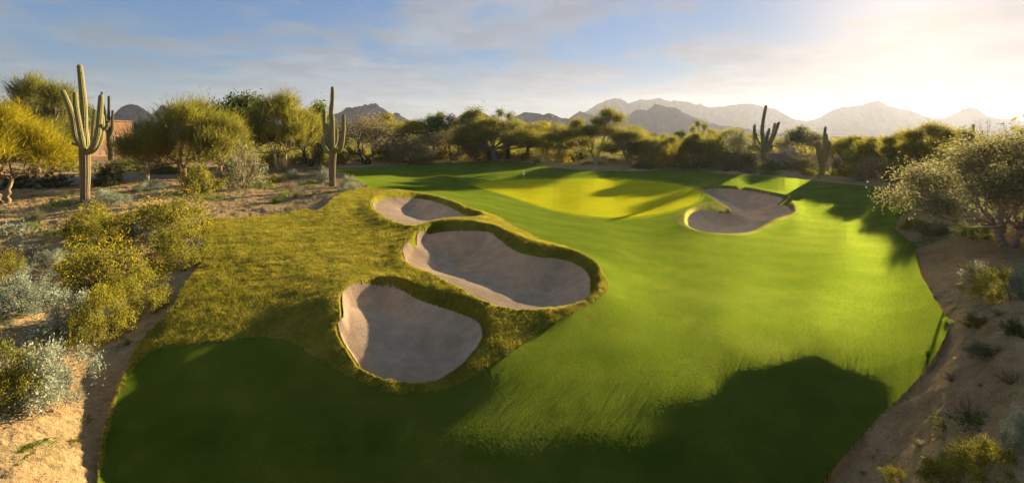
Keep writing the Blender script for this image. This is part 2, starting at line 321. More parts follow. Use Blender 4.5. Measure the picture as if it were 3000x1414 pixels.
M_fair = grass_mat('fairway_grass', (.018, .045, .004), (.052, .082, .007), (.118, .130, .022), fine=22, bumpd=.8, bdist=.05, bmed=.1, tcol=(.26, .31, .03), streak=(.9, .8, 1.3), patch=(.30,.66))
M_rough = grass_mat('rough_grass', (.05, .058, .008), (.185, .152, .018), (.36, .265, .045), fine=8, bumpd=1.0, patch=(.30, .64), tcol=(.4, .33, .03))
M_coll = grass_mat('collar_grass', (.10, .085, .02), (.20, .155, .05), (.30, .23, .09), fine=12, bumpd=.9, transl=.2)
M_frin = grass_mat('fringe_grass', (.12, .15, .004), (.19, .21, .007), (.26, .26, .015), fine=24, bumpd=.7, bdist=.05, bmed=.1)
M_green = grass_mat('green_grass', (.42, .38, .005), (.52, .44, .006), (.60, .50, .008), fine=30, bumpd=.7, streak=(.15, .8, .4), tcol=(.5, .45, .02))
def zone_obj(zid, name, mat, label, cat=None):
    q = Q[zone == zid]
    if not len(q): return
    ids, inv = np.unique(q.ravel(), return_inverse=True)
    o = link(name, make_mesh(name, V[ids], None, inv.reshape(-1, 4), mats=[mat]))
    tag(o, label, cat, kind='structure'); return o
zone_obj(0, 'desert_ground', M_dirt, 'bare brown desert dirt around the golf hole')
zone_obj(1, 'fairway', M_fair, 'smooth dark to bright green mown fairway turf')
zone_obj(2, 'rough_grass', M_rough, 'shaggy golden rough grass wrapped round the bunkers')
zone_obj(3, 'putting_green', M_green, 'bright yellow-green putting green with the flag')
zone_obj(5, 'bunker_rim', M_coll, 'dry tan grass rim around the clover-shaped bunker')
zone_obj(6, 'green_fringe', M_frin, 'slightly longer yellowish turf collar round the putting green')
zone_obj(4, 'cart_path', M_path, 'pale gravel path curving behind the green')
for k, lb in enumerate(['small sand bunker farthest of the three in the golden rough', 'largest kidney-shaped sand bunker in the middle, mostly in shade', 'nearest sand bunker with a sunlit left slope', 'clover-shaped sand bunker right of the putting green']):
    zone_obj(10 + k, 'sand_bunker', M_sand, lb)
def ground(px, py):
    """world point on the ground seen at pixel (px, py)"""
    u, w = hit(px, py); x, y = toXY(u, w)
    return x, y, gz(x, y)
def gz(x, y):
    w = F * HC / y; u = 1500 + x * F / y
    i = int(np.clip(np.searchsorted(us, u), 1, nu - 1)); j = int(np.clip(np.searchsorted(-ws, -w), 1, nw - 1))
    return float(min(Z[i, j], Z[i - 1, j - 1], Z[i - 1, j], Z[i, j - 1]))
# ------------------------------------------------------------------ mountains
def mountain(name, prof, D, depth, seed, mat, label, rough=1.0):
    P = np.array(prof, float); u = np.arange(P[0, 0], P[-1, 0] + .1, 2.0)
    v = np.interp(u, P[:, 0], P[:, 1]) - fbm(u * .11, u * 0 + seed, 4, seed, .6) * 4.5 * rough
    e = np.minimum(u - u[0], u[-1] - u) / 40.0
    zt = np.maximum((HOR - v) * D / F + HC, 1.0)
    ts = np.linspace(-1, 1, 61)
    Uu, Tt = np.meshgrid(u, ts, indexing='ij')
    Yy = D + Tt * depth
    Xx = (Uu - 1500) / F * (D + Tt * depth * .25)
    rid = 1 - np.abs(fbm(Xx / 95, Yy / 260, 4, seed + 5, .55)) * 1.7
    fall = (1 - np.abs(Tt)) ** 1.15
    zz = zt[:, None] * fall * (1 - (1 - rid) * np.minimum(1, np.abs(Tt) * 3.0) * .75) + fbm(Xx / 30, Yy / 30, 4, seed + 9, .6) * 7 * np.minimum(1, np.abs(Tt) * 6) * fall
    zz = np.where(np.abs(Tt) > .99, -4, np.minimum(zz, zt[:, None]))
    Vm = np.stack([Xx, Yy, zz], -1).reshape(-1, 3); a, b = Uu.shape
    ix = np.arange(a * b).reshape(a, b)
    q = np.stack([ix[:-1, :-1], ix[1:, :-1], ix[1:, 1:], ix[:-1, 1:]], -1).reshape(-1, 4)
    o = link(name, make_mesh(name, Vm, None, q, mats=[mat]))
    tag(o, label, None, kind='structure')
def mount_mat(name, dark, light):
    m = bpy.data.materials.new(name); t = NT(m); P = objvec(t)
    a = t.noise(P, .02, 6, .65); b = t.noise(P, .12, 4, .7)
    c = t.ramp(t.math('MULTIPLY_ADD', b, .5, t.math('MULTIPLY', a, .5)), [(.38, dark), (.62, light)])
    bm = t.n('ShaderNodeBump', {'Height': a, 'Strength': .8, 'Distance': 14.0})
    t.out(t.n('ShaderNodeBsdfDiffuse', {'Color': c, 'Normal': bm.outputs[0]}).outputs[0]); return m
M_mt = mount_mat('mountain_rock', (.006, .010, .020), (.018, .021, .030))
mountain('mountain', [(300,395),(325,345),(335,333),(350,318),(365,309),(385,305),(405,310),(425,322),(440,334),(455,345),(480,385),(500,395)], 1100, 200, 3, M_mt, 'rounded blue-grey hill behind the house roof at left', .5)
mountain('mountain', [(420,395),(445,338),(462,322),(470,309),(477,306),(484,309),(495,324),(510,338),(540,380),(560,395)], 1250, 150, 4, M_mt, 'small jagged crag showing over the big palo verde crown', .6)
mountain('mountain', [(880,395),(930,352),(960,341),(980,333),(993,330),(1015,316),(1024,314),(1043,315),(1062,310),(1069,306),(1079,308),(1087,304),(1098,302),(1107,308),(1122,317),(1135,328),(1141,332),(1155,332),(1170,330),(1174,338),(1189,348),(1201,352),(1240,368),(1290,395)], 1300, 260, 5, M_mt, 'jagged blue-grey mountain right of the tall central saguaro', .8)
mountain('mountain', [(1270,395),(1300,368),(1329,349),(1352,335),(1369,325),(1395,324),(1416,331),(1433,340),(1450,349),(1480,364),(1530,395)], 1000, 220, 6, M_mt, 'small dome-shaped hill behind the central mesquite trees', .3)
mountain('mountain', [(1430,395),(1460,366),(1482,354),(1507,343),(1523,335),(1537,329),(1553,330),(1576,332),(1593,337),(1607,331),(1626,337),(1647,347),(1662,347),(1690,358),(1740,395)], 1150, 240, 7, M_mt, 'low double-humped hill left of the darker peak', .35)
mountain('mountain', [(1590,395),(1637,372),(1669,346),(1688,333),(1700,326),(1712,329),(1725,334),(1760,345),(1802,339),(1830,340),(1843,337),(1855,327),(1865,321),(1895,324),(1909,314),(1919,306),(1939,308),(1953,314),(1976,315),(1990,322),(2008,333),(2038,345),(2067,356),(2107,367),(2136,369),(2176,375),(2250,386),(2320,395)], 1500, 320, 8, M_mt, 'dark grey front ridge of the long range', .45)
mountain('mountain', [(1600,395),(1660,362),(1713,329),(1750,306),(1780,293),(1803,287),(1817,289),(1844,303),(1879,291),(1902,293),(1931,287),(1954,296),(1978,294),(2024,300),(2039,308),(2052,303),(2060,309),(2077,314),(2112,313),(2170,304),(2208,305),(2240,314),(2275,320),(2298,335),(2327,349),(2368,355),(2397,347),(2432,326),(2467,314),(2525,309),(2548,300),(2572,294),(2595,306),(2624,317),(2665,323),(2700,338),(2729,347),(2764,347),(2805,329),(2845,312),(2869,323),(2898,344),(2921,354),(2956,347),(2973,348),(3010,358),(3080,365),(3200,380),(3300,395)], 2700, 500, 9, M_mt, 'long pale mountain range fading into the sun glare at right', .5)
# ------------------------------------------------------------------ haze, sky, sun, camera
SAZ, SEL = math.radians(42.0), math.radians(12.8)   # azimuth from +Y toward +X
sdir = Vector((math.sin(SAZ) * math.cos(SEL), math.cos(SAZ) * math.cos(SEL), math.sin(SEL)))
def box(name, x0, x1, y0, y1, z0, z1, mat):
    Vb = [(x, y, z) for x in (x0, x1) for y in (y0, y1) for z in (z0, z1)]
    q = [(0, 1, 3, 2), (4, 6, 7, 5), (0, 4, 5, 1), (2, 3, 7, 6), (0, 2, 6, 4), (1, 5, 7, 3)]
    return link(name, make_mesh(name, Vb, None, q, smooth=False, mats=[mat]))
mh = bpy.data.materials.new('haze_air'); t = NT(mh)
pv = t.n('ShaderNodeVolumePrincipled', {'Color': (.76, .82, .98, 1), 'Density': HZ_D, 'Anisotropy': HZ_G})
o_ = t.n('ShaderNodeOutputMaterial'); t.L.new(pv.outputs[0], o_.inputs['Volume'])
hz = box('haze', -4800, 4800, -60, 3300, -9, 245, mh); tag(hz, None, None, kind='stuff')
w = bpy.data.worlds.new('World'); bpy.context.scene.world = w; w.use_nodes = True
t = NT(w)
sky = t.n('ShaderNodeTexSky', sky_type='NISHITA', sun_disc=False, sun_elevation=SEL, sun_rotation=SAZ, air_density=1.0, dust_density=0.25, ozone_density=3.0, altitude=500)
tc = t.n('ShaderNodeTexCoord').outputs['Generated']
sx = t.n('ShaderNodeSeparateXYZ', {0: tc})
zz = t.math('MAXIMUM', sx.outputs[2], 0.0)
den = t.math('ADD', zz, 0.09)
cv = t.n('ShaderNodeCombineXYZ', {0: t.math('DIVIDE', sx.outputs[0], den), 1: t.math('DIVIDE', sx.outputs[1], den), 2: 0.0})
n1 = t.n('ShaderNodeTexNoise', {'Vector': cv.outputs[0], 'Scale': .62, 'Detail': 5.0, 'Roughness': .5, 'Distortion': .35}).outputs[0]
n2 = t.n('ShaderNodeTexNoise', {'Vector': cv.outputs[0], 'Scale': 2.1, 'Detail': 5.0, 'Roughness': .6}).outputs[0]
cl = t.math('MULTIPLY_ADD', n2, .3, t.math('MULTIPLY', n1, .7))
cm = t.ramp(t.math('ADD', cl, t.math('MULTIPLY', t.math('SUBTRACT', 1.0, t.math('MINIMUM', t.math('MULTIPLY', zz, 7.0), 1.0)), .10)), [(.43, (0, 0, 0)), (.54, (1, 1, 1))], 'EASE')
dt = t.n('ShaderNodeVectorMath', {0: tc, 1: tuple(sdir)}, operation='DOT_PRODUCT').outputs['Value']
# cloud brightness follows the distance from the sun, as clouds lit from behind do
cb = t.ramp(t.math('MULTIPLY_ADD', dt, .5, .5), [(.45, SKYC[0]), (.80, SKYC[1]), (.93, SKYC[2]), (1.0, SKYC[3])])
shade = t.ramp(n2, [(.36, (1.0, 1.0, 1.0)), (.60, (.66, .66, .68))])
cb = t.mix(.8, cb, shade, 'MULTIPLY')
cloudcol = t.n('ShaderNodeVectorMath', {0: cb, 1: (SKYM,) * 3}, operation='MULTIPLY').outputs[0]
col = t.mix(t.math('MULTIPLY', cm, .8), (0, 0, 0), (0, 0, 0))
lum = t.n('ShaderNodeRGBToBW', {0: sky.outputs[0]}).outputs[0]
skc = t.n('ShaderNodeVectorMath', {0: t.n('ShaderNodeVectorMath', {0: sky.outputs[0], 1: (1.05, 1.12, 1.27)}, operation='MULTIPLY').outputs[0], 1: t.n('ShaderNodeCombineXYZ', {0: t.math('DIVIDE', 1.0, t.math('MULTIPLY_ADD', lum, 1 / SKYL, 1.0)), 1: t.math('DIVIDE', 1.0, t.math('MULTIPLY_ADD', lum, 1 / SKYL, 1.0)), 2: t.math('DIVIDE', 1.0, t.math('MULTIPLY_ADD', lum, 1 / SKYL, 1.0))}).outputs[0]}, operation='MULTIPLY').outputs[0]
mixn = t.n('ShaderNodeMix', data_type='RGBA'); t.L.new(t.math('MULTIPLY', cm, .78), mixn.inputs[0]); t.L.new(skc, mixn.inputs[6]); t.L.new(cloudcol, mixn.inputs[7])
gl_ = t.math('POWER', t.math('MAXIMUM', dt, 0.0), 90.0)
glow = t.n('ShaderNodeVectorMath', {0: t.n('ShaderNodeCombineXYZ', {0: gl_, 1: gl_, 2: gl_}).outputs[0], 1: (1.9, 1.35, .85)}, operation='MULTIPLY').outputs[0]
bg = t.n('ShaderNodeBackground', {'Color': t.n('ShaderNodeVectorMath', {0: mixn.outputs[2], 1: glow}, operation='ADD').outputs[0], 'Strength': SKYS})
t.L.new(bg.outputs[0], t.n('ShaderNodeOutputWorld').inputs[0])
sl = bpy.data.lights.new('sun', 'SUN'); sl.energy = SUNE; sl.angle = math.radians(.5); sl.color = (1.0, .80, .52)
so = bpy.data.objects.new('sun', sl); C.objects.link(so); so.rotation_euler = (-sdir).to_track_quat('-Z', 'Y').to_euler(); so.location = (60, 60, 60)
cam = bpy.data.cameras.new('camera'); co = bpy.data.objects.new('camera', cam); C.objects.link(co)
co.location = (0, 0, HC); co.rotation_euler = (math.pi / 2, 0, 0)
cam.sensor_width = 36; cam.lens = 36 * F / 3000; cam.shift_y = -(707 - HOR) / 3000; cam.clip_end = 20000; cam.clip_start = .2
sc = bpy.context.scene; sc.camera = co
sc.view_settings.view_transform = 'Standard'; sc.view_settings.look = 'None'; sc.view_settings.exposure = EXPO; sc.view_settings.gamma = 1
sc.cycles.max_bounces = 6; sc.cycles.volume_bounces = 0; sc.cycles.transparent_max_bounces = 8; sc.cycles.caustics_reflective = False; sc.cycles.sample_clamp_indirect = 4
# ------------------------------------------------------------------ plant materials
def leaf_mat(name, dark, mid, light, transl=.52, gloss=.0):
    dark, mid, light = [tuple(min(v * k_, .8) for v, k_ in zip(c, (1.1, 1.15, 1.2))) for c in (dark, mid, light)]
    m = bpy.data.materials.new(name); t = NT(m)
    a = t.n('ShaderNodeAttribute', attribute_name='tint').outputs['Fac']
    oi = t.n('ShaderNodeObjectInfo').outputs['Random']
    nz = t.noise(objvec(t), 1.4, 2, .5)
    f = t.math('ADD', t.math('MULTIPLY_ADD', t.math('SUBTRACT', oi, .5), .12, a), t.math('MULTIPLY', t.math('SUBTRACT', nz, .5), .5))
    c = t.ramp(f, [(.15, dark), (.5, mid), (.85, light)])
    d = t.n('ShaderNodeBsdfDiffuse', {'Color': c}); tr = t.n('ShaderNodeBsdfTranslucent', {'Color': t.mix(.45, c, light)})
    mx = t.n('ShaderNodeMixShader', {0: transl, 1: d.outputs[0], 2: tr.outputs[0]})
    t.out(mx.outputs[0]); return m
def bark_mat(name, a, b, sc=9):
    m = bpy.data.materials.new(name); t = NT(m); P = objvec(t)
    n_ = t.noise(P, sc, 4, .7); c = t.ramp(n_, [(.35, a), (.65, b)])
    bm = t.n('ShaderNodeBump', {'Height': n_, 'Strength': .6, 'Distance': .04})
    t.out(t.n('ShaderNodeBsdfDiffuse', {'Color': c, 'Normal': bm.outputs[0]}).outputs[0]); return m
L = dict(
 yellow=leaf_mat('leaves_yellow_palo_verde', (.09, .085, .006), (.25, .20, .010), (.42, .33, .02)), pale=leaf_mat('leaves_pale_tan_green', (.055, .055, .018), (.14, .13, .048), (.25, .22, .095), .5),
 olive=leaf_mat('leaves_olive', (.045, .052, .009), (.13, .125, .018), (.27, .235, .038)),
 palo=leaf_mat('leaves_palo_verde', (.045, .055, .008), (.15, .14, .016), (.30, .26, .035)),
 grey=leaf_mat('leaves_grey_green', (.05, .055, .025), (.14, .14, .06), (.27, .26, .13)),
 dark=leaf_mat('leaves_dark_green', (.012, .022, .006), (.04, .055, .012), (.11, .13, .03)),
 green=leaf_mat('leaves_mid_green', (.025, .045, .006), (.075, .11, .012), (.19, .22, .03)),
 tan=leaf_mat('twigs_tan', (.08, .062, .028), (.19, .15, .07), (.34, .27, .13), .3),
 silver=leaf_mat('leaves_silver', (.07, .085, .06), (.19, .21, .14), (.38, .39, .26), .3),
 flower=leaf_mat('petals_yellow', (.30, .20, .005), (.55, .37, .01), (.75, .55, .02), .35),
 lavender=leaf_mat('leaves_pale_lavender', (.12, .11, .11), (.26, .23, .24), (.42, .37, .38), .35),
 dry=leaf_mat('twigs_dry_grey', (.10, .085, .065), (.22, .19, .15), (.36, .32, .25), .15),
 weed=leaf_mat('leaves_fresh_green', (.04, .07, .006), (.11, .16, .015), (.24, .28, .04)))
B = dict(pale=bark_mat('bark_pale_green', (.22, .20, .08), (.50, .43, .22)), brown=bark_mat('bark_dark_brown', (.035, .025, .018), (.10, .07, .045)),
 greyb=bark_mat('bark_grey', (.14, .12, .10), (.30, .26, .21)), tanb=bark_mat('bark_tan', (.12, .09, .05), (.28, .21, .12)))
# ------------------------------------------------------------------ plant geometry
def tube(P, R, n=5, V=None, Fq=None):
    P = np.asarray(P, float); R = np.asarray(R, float); base = sum(len(v) for v in V)
    d = np.gradient(P, axis=0); d /= np.linalg.norm(d, axis=1)[:, None] + 1e-9
    ref = np.array([0.31, .17, .93]) if abs(d[0][2]) < .9 else np.array([1., .1, .05])
    a = np.cross(d, ref); a /= np.linalg.norm(a, axis=1)[:, None] + 1e-9; b = np.cross(d, a)
    th = np.arange(n) * 2 * math.pi / n
    ring = P[:, None] + R[:, None, None] * (np.cos(th)[None, :, None] * a[:, None] + np.sin(th)[None, :, None] * b[:, None])
    V.append(ring.reshape(-1, 3)); m = len(P)
    i = np.arange(m - 1)[:, None] * n; j = np.arange(n)[None]; j2 = (j + 1) % n
    Fq.append((np.stack([i + j, i + j2, i + n + j2, i + n + j], -1) + base).reshape(-1, 4))
def bez(a, b, c, k=7):
    t = np.linspace(0, 1, k)[:, None]; return (1 - t) ** 2 * a + 2 * t * (1 - t) * b + t * t * c
def blades(Pb, D, Ln, Wd, rng, shape='blade'):
    """thin leaf/twig faces: base points Pb, directions D, lengths, widths"""
    N = len(Pb); D = D / (np.linalg.norm(D, axis=1)[:, None] + 1e-9)
    r = rng.normal(size=(N, 3)); s = np.cross(D, r); s /= np.linalg.norm(s, axis=1)[:, None] + 1e-9
    Ln = np.broadcast_to(Ln, (N,))[:, None]; Wd = np.broadcast_to(Wd, (N,))[:, None]
    if shape == 'blade':
        V = np.stack([Pb - s * Wd * .5, Pb + s * Wd * .5, Pb + D * Ln], 1)
        return V.reshape(-1, 3), np.arange(N * 3).reshape(-1, 3), None
    V = np.stack([Pb, Pb + D * Ln * .45 + s * Wd * .5, Pb + D * Ln, Pb + D * Ln * .45 - s * Wd * .5], 1)
    return V.reshape(-1, 3), None, np.arange(N * 4).reshape(-1, 4)
def tree_template(name, seed, lobes, style, stems=1, forkh=.28, trunk_r=.028, n_leaf=9000, lean=0.0, sub=11, droop=0.0, leafL=.1, leafW=.018, spread=.10, fill=.75, H=7.0, twigs=True):
    """lobes: (x, y, z, rx, ry, rz) in units of the tree height H; returns (trunk mesh, crown mesh)"""
    rng = np.random.RandomState(seed); TV, TF = [], []; ends = []; edir = []; eid = []
    bases = []
    for s in range(stems):
        a = rng.uniform(0, 6.28); b0 = np.array([math.cos(a), math.sin(a), 0]) * (.02 if stems > 1 else 0) 
        f = np.array([lean + rng.normal() * .03 + (math.cos(a) * .09 if stems > 1 else 0), math.sin(a) * .06 * (stems > 1), forkh * rng.uniform(.85, 1.1)])
        c = (b0 + f) / 2 + rng.normal(size=3) * [.035, .035, 0]
        P = bez(b0, c, f, 8); P[:, :2] += rng.normal(size=(8, 2)) * .006 * np.array([[0]] + [[1]] * 6 + [[0]])
        r0 = trunk_r * (1 if stems == 1 else .65); R = np.linspace(r0, r0 * .68, 8); R[0] *= 1.35
        P[0, 2] -= .03; tube(P, R, 7, TV, TF); bases.append((f, r0 * .68))
    lv = np.array([l[3] * l[4] * l[5] for l in lobes]) ** .6; lv /= lv.sum()
    for li, l in enumerate(lobes):
        c0 = np.array(l[:3]); rr = np.array(l[3:])
        f, r0 = bases[int(np.argmin([np.linalg.norm((c0 - b[0])[:2]) + rng.uniform(0, .1) for b in bases]))]
        lowc = c0 - np.array([0, 0, rr[2] * .45])
        mid = f * .5 + lowc * .5 + np.array([(lowc - f)[0] * .12, (lowc - f)[1] * .12, -.02 - .08 * abs(lowc[0] - f[0])]) + rng.normal(size=3) * .02
        P = bez(f, mid, lowc, 9); P[1:-1] += rng.normal(size=(7, 3)) * .008
        tube(P, np.linspace(r0 * .62, r0 * .28, 9), 5, TV, TF)
        ns = max(5, int(sub * lobes_n(len(lobes)) * (lv[li] * len(lobes))))
        for k in range(ns):
            v = rng.normal(size=3); v /= np.linalg.norm(v); v[2] = abs(v[2]) * 1.0 - .35
            e = c0 + v * rr * rng.uniform(.45, 1.12)
            st = P[rng.randint(4, 9)]
            m2 = (st + e) / 2 + rng.normal(size=3) * .02
            Q = bez(st, m2, e, 6); tube(Q, np.linspace(r0 * .22, r0 * .07, 6), 3, TV, TF)
            for h in range(3 if twigs else 1):
                q0 = Q[rng.randint(2, 6)]; v2 = rng.normal(size=3); v2 /= np.linalg.norm(v2); v2[2] = abs(v2[2]) - .2
                e2 = c0 + v2 * rr * rng.uniform(.6, 1.0); e2 = q0 + (e2 - q0) * .55
                Q2 = bez(q0, (q0 + e2) / 2 + rng.normal(size=3) * .012, e2, 4); tube(Q2, np.linspace(r0 * .08, r0 * .03, 4), 3, TV, TF)
                ends.append(e2); edir.append(e2 - c0); eid.append(li)
            ends.append(e); edir.append(e - c0); eid.append(li)
    ends = np.array(ends); edir = np.array(edir); ne = len(ends)
    clump_t = rng.uniform(-.22, .22, ne)
    k = rng.randint(0, ne, n_leaf); spread = spread * np.where(rng.rand(n_leaf, 1) < .16, 1.5, .9); up = np.array([0, 0, 1.0])
    od = edir[k] / (np.linalg.norm(edir[k], axis=1)[:, None] + 1e-6)
    if style == 'broom':
        D = od * .55 + up * .75 + rng.normal(size=(n_leaf, 3)) * .42; Pb = ends[k] + rng.normal(size=(n_leaf, 3)) * spread * .8
        V, F3, F4 = blades(Pb, D, rng.uniform(.5, 1.3, n_leaf) * leafL, leafW * rng.uniform(.6, 1.2, n_leaf), rng, 'blade')
    elif style == 'weep':
        D = od * .5 - up * .65 + rng.normal(size=(n_leaf, 3)) * .4; Pb = ends[k] + rng.normal(size=(n_leaf, 3)) * spread * [1, 1, .8]
        V, F3, F4 = blades(Pb, D, rng.uniform(.5, 1.3, n_leaf) * leafL, leafW * rng.uniform(.6, 1.2, n_leaf), rng, 'blade')
    else:
        D = od * .4 + rng.normal(size=(n_leaf, 3)) * .8; Pb = ends[k] + rng.normal(size=(n_leaf, 3)) * spread * .85
        V, F3, F4 = blades(Pb, D, rng.uniform(.6, 1.2, n_leaf) * leafL, leafW * rng.uniform(.7, 1.3, n_leaf), rng, 'leaf')
    vp = len(V) // n_leaf
    tint = np.repeat(np.clip(.5 + clump_t[k] + rng.normal(size=n_leaf) * .14, 0, 1), vp)
    tv = np.concatenate(TV) * H; tf = np.concatenate(TF)
    mt_ = make_mesh(name + '_wood', tv, None, tf)
    ml_ = make_mesh(name + '_leaf', V * H, F3, F4, tint, smooth=False)
    w_ = max(np.percentile(V[:, 0], 98.5) - np.percentile(V[:, 0], 1.5), .1) * H; h_ = np.percentile(V[:, 2], 99.3) * H
    cx = (np.percentile(V[:, 0], 98.5) + np.percentile(V[:, 0], 1.5)) / 2 * H
    return mt_, ml_, w_, h_, cx
def lobes_n(n): return 1.0 if n < 6 else .8
def rnd_lobes(seed, n, W_, z0, z1, r, flat=.8):
    rng = np.random.RandomState(seed); out = []
    z0 = z0 - .10; n = n + 3
    for i in range(n):
        a = i * 2.4 + rng.uniform(-.4, .4); d = W_ * math.sqrt((i + .2) / n) * rng.uniform(.9, 1.1)
        zc = z1 - (z1 - z0) * min(1, d / W_) ** 1.5 + rng.uniform(-.07, .06)
        s = r * rng.uniform(.55, 1.25) * .92; out.append((math.cos(a) * d, math.sin(a) * d, zc, s, s, s * .95))
    return out
TT = {}
def T_(k, **kw): TT[k] = dict(kw)
T_('palo_a', seed=1, lobes=rnd_lobes(1, 11, .46, .42, .74, .23), style='broom', stems=3, forkh=.20, n_leaf=34000, leafL=.085, leafW=.0042, spread=.055)
T_('palo_b', seed=2, lobes=rnd_lobes(2, 10, .37, .44, .79, .20), style='broom', stems=2, forkh=.25, n_leaf=26000, leafL=.085, leafW=.0042, spread=.05)
T_('palo_c', seed=3, lobes=rnd_lobes(3, 8, .34, .55, .82, .17), style='broom', stems=1, forkh=.26, n_leaf=18000, leafL=.085, leafW=.0042, spread=.045)
T_('plume', seed=4, lobes=[(-.34,0,.62,.16,.16,.14),(-.2,.1,.78,.16,.14,.14),(0,-.05,.86,.14,.14,.13),(.14,.1,.66,.13,.13,.14),(.32,0,.80,.11,.11,.14),(-.05,.1,.5,.2,.2,.14),(.2,-.1,.45,.16,.16,.12)], style='broom', stems=2, forkh=.24, n_leaf=20000, leafL=.10, leafW=.004, spread=.045)
T_('mesq_a', seed=5, lobes=rnd_lobes(5, 10, .42, .48, .80, .20), style='leaf', stems=1, forkh=.26, n_leaf=12000, leafL=.035, leafW=.016, spread=.055, trunk_r=.034)
T_('mesq_b', seed=6, lobes=rnd_lobes(6, 8, .34, .52, .82, .19), style='leaf', stems=2, forkh=.22, n_leaf=10000, leafL=.034, leafW=.016, spread=.052)
T_('mesq_c', seed=7, lobes=rnd_lobes(7, 7, .26, .46, .84, .18, 1.0), style='leaf', stems=1, forkh=.22, n_leaf=9000, leafL=.04, leafW=.018, spread=.05)
T_('weep_a', seed=8, lobes=[(-.46,0,.42,.18,.18,.15),(.5,0,.40,.16,.16,.14),(.28,-.2,.44,.18,.18,.14),(-.25,-.2,.46,.18,.18,.14),(-.40,0,.58,.20,.18,.14),(-.28,.12,.68,.20,.2,.15),(-.02,0,.80,.22,.2,.15),(.24,.1,.72,.2,.18,.15),(.42,-.05,.56,.18,.18,.14),(.02,-.2,.58,.24,.2,.15),(-.15,.2,.5,.2,.2,.12)], style='weep', stems=1, forkh=.30, n_leaf=26000, leafL=.08, leafW=.0045, spread=.055, trunk_r=.045)
T_('bare_a', seed=9, lobes=rnd_lobes(9, 9, .52, .42, .78, .22), style='leaf', stems=3, forkh=.16, n_leaf=8500, leafL=.03, leafW=.010, spread=.06, sub=15)
T_('bare_b', seed=10, lobes=rnd_lobes(10, 7, .34, .5, .85, .2), style='leaf', stems=2, forkh=.2, n_leaf=4500, leafL=.035, leafW=.010, spread=.06, sub=13)
T_('umbrella', seed=11, lobes=[(-.55,0,.46,.20,.2,.09),(-.32,.1,.52,.2,.2,.11),(-.1,-.1,.56,.18,.2,.12),(.14,.05,.58,.18,.2,.12),(.42,0,.50,.24,.22,.11),(.02,0,.74,.10,.1,.12),(.16,.0,.88,.11,.11,.09),(.24,.05,.80,.10,.1,.08),(-.22,.05,.68,.08,.08,.09)], style='broom', stems=2, forkh=.22, n_leaf=24000, leafL=.075, leafW=.0042, spread=.045, trunk_r=.03)
T_('round_a', seed=12, lobes=rnd_lobes(12, 8, .42, .34, .68, .26), style='leaf', stems=3, forkh=.1, n_leaf=9000, leafL=.055, leafW=.022, spread=.06)
T_('round_b', seed=13, lobes=rnd_lobes(13, 7, .40, .36, .70, .25), style='broom', stems=3, forkh=.1, n_leaf=16000, leafL=.09, leafW=.007, spread=.055)
T_('sparse', seed=14, lobes=[(-.3,0,.7,.16,.14,.12),(-.1,.1,.86,.14,.14,.1),(.15,0,.80,.15,.15,.12),(.35,0,.66,.13,.13,.12),(.05,.1,.6,.15,.15,.1)], style='leaf', stems=1, forkh=.4, n_leaf=2600, leafL=.045, leafW=.016, spread=.045, sub=9, trunk_r=.022)
T_('big_right', seed=15, lobes=rnd_lobes(15, 16, .60, .32, .78, .21), style='leaf', stems=3, forkh=.15, n_leaf=42000, leafL=.018, leafW=.008, spread=.05, sub=20, trunk_r=.032)
T_('low_a', seed=16, lobes=rnd_lobes(16, 8, .50, .30, .62, .26), style='leaf', stems=3, forkh=.08, n_leaf=14000, leafL=.035, leafW=.016, spread=.07)
T_('low_b', seed=17, lobes=rnd_lobes(17, 9, .50, .32, .64, .24), style='broom', stems=3, forkh=.08, n_leaf=22000, leafL=.08, leafW=.005, spread=.06)
TM = {k: tree_template(k, **v) for k, v in TT.items()}
def place_plant(name, parts, x, y, z, sx, sz, rot, label, cat, group):
    e = bpy.data.objects.new(name, None); C.objects.link(e); e.location = (x, y, z); e.rotation_euler = (0, 0, rot); e.scale = (sx, sx, sz)
    tag(e, label, cat, group)
    for pn, me, mat in parts:
        o = link(pn, me, e)
        if pn == 'flowers': o['kind'] = 'stuff'
        if len(o.data.materials) == 0: o.data.materials.append(None)
        o.material_slots[0].link = 'OBJECT'; o.material_slots[0].material = mat
    return e
_r = random.Random(5)
def tree(key, leaf, bark, px, py, top, wpx, label, cat='tree', group=None, name='tree', rot=None):
    x, y, z = ground(px, py)
    me = TM[key]; s_ = y / F
    hm = (HC - (top - HOR) * s_) - z
    off = math.atan2(x, y)
    wm = wpx * s_ * (0.97)
    sx = wm / me[2]; sz = hm / me[3]
    rot = _r.choice([0, 0.25, -.25, .1]) if rot is None else rot
    cx = me[4] * sx
    return place_plant(name, [('trunk', me[0], B[bark]), ('crown', me[1], L[leaf])], x - cx * math.cos(rot) * .9, y, z - .05, sx, sz, rot, label, cat, group)
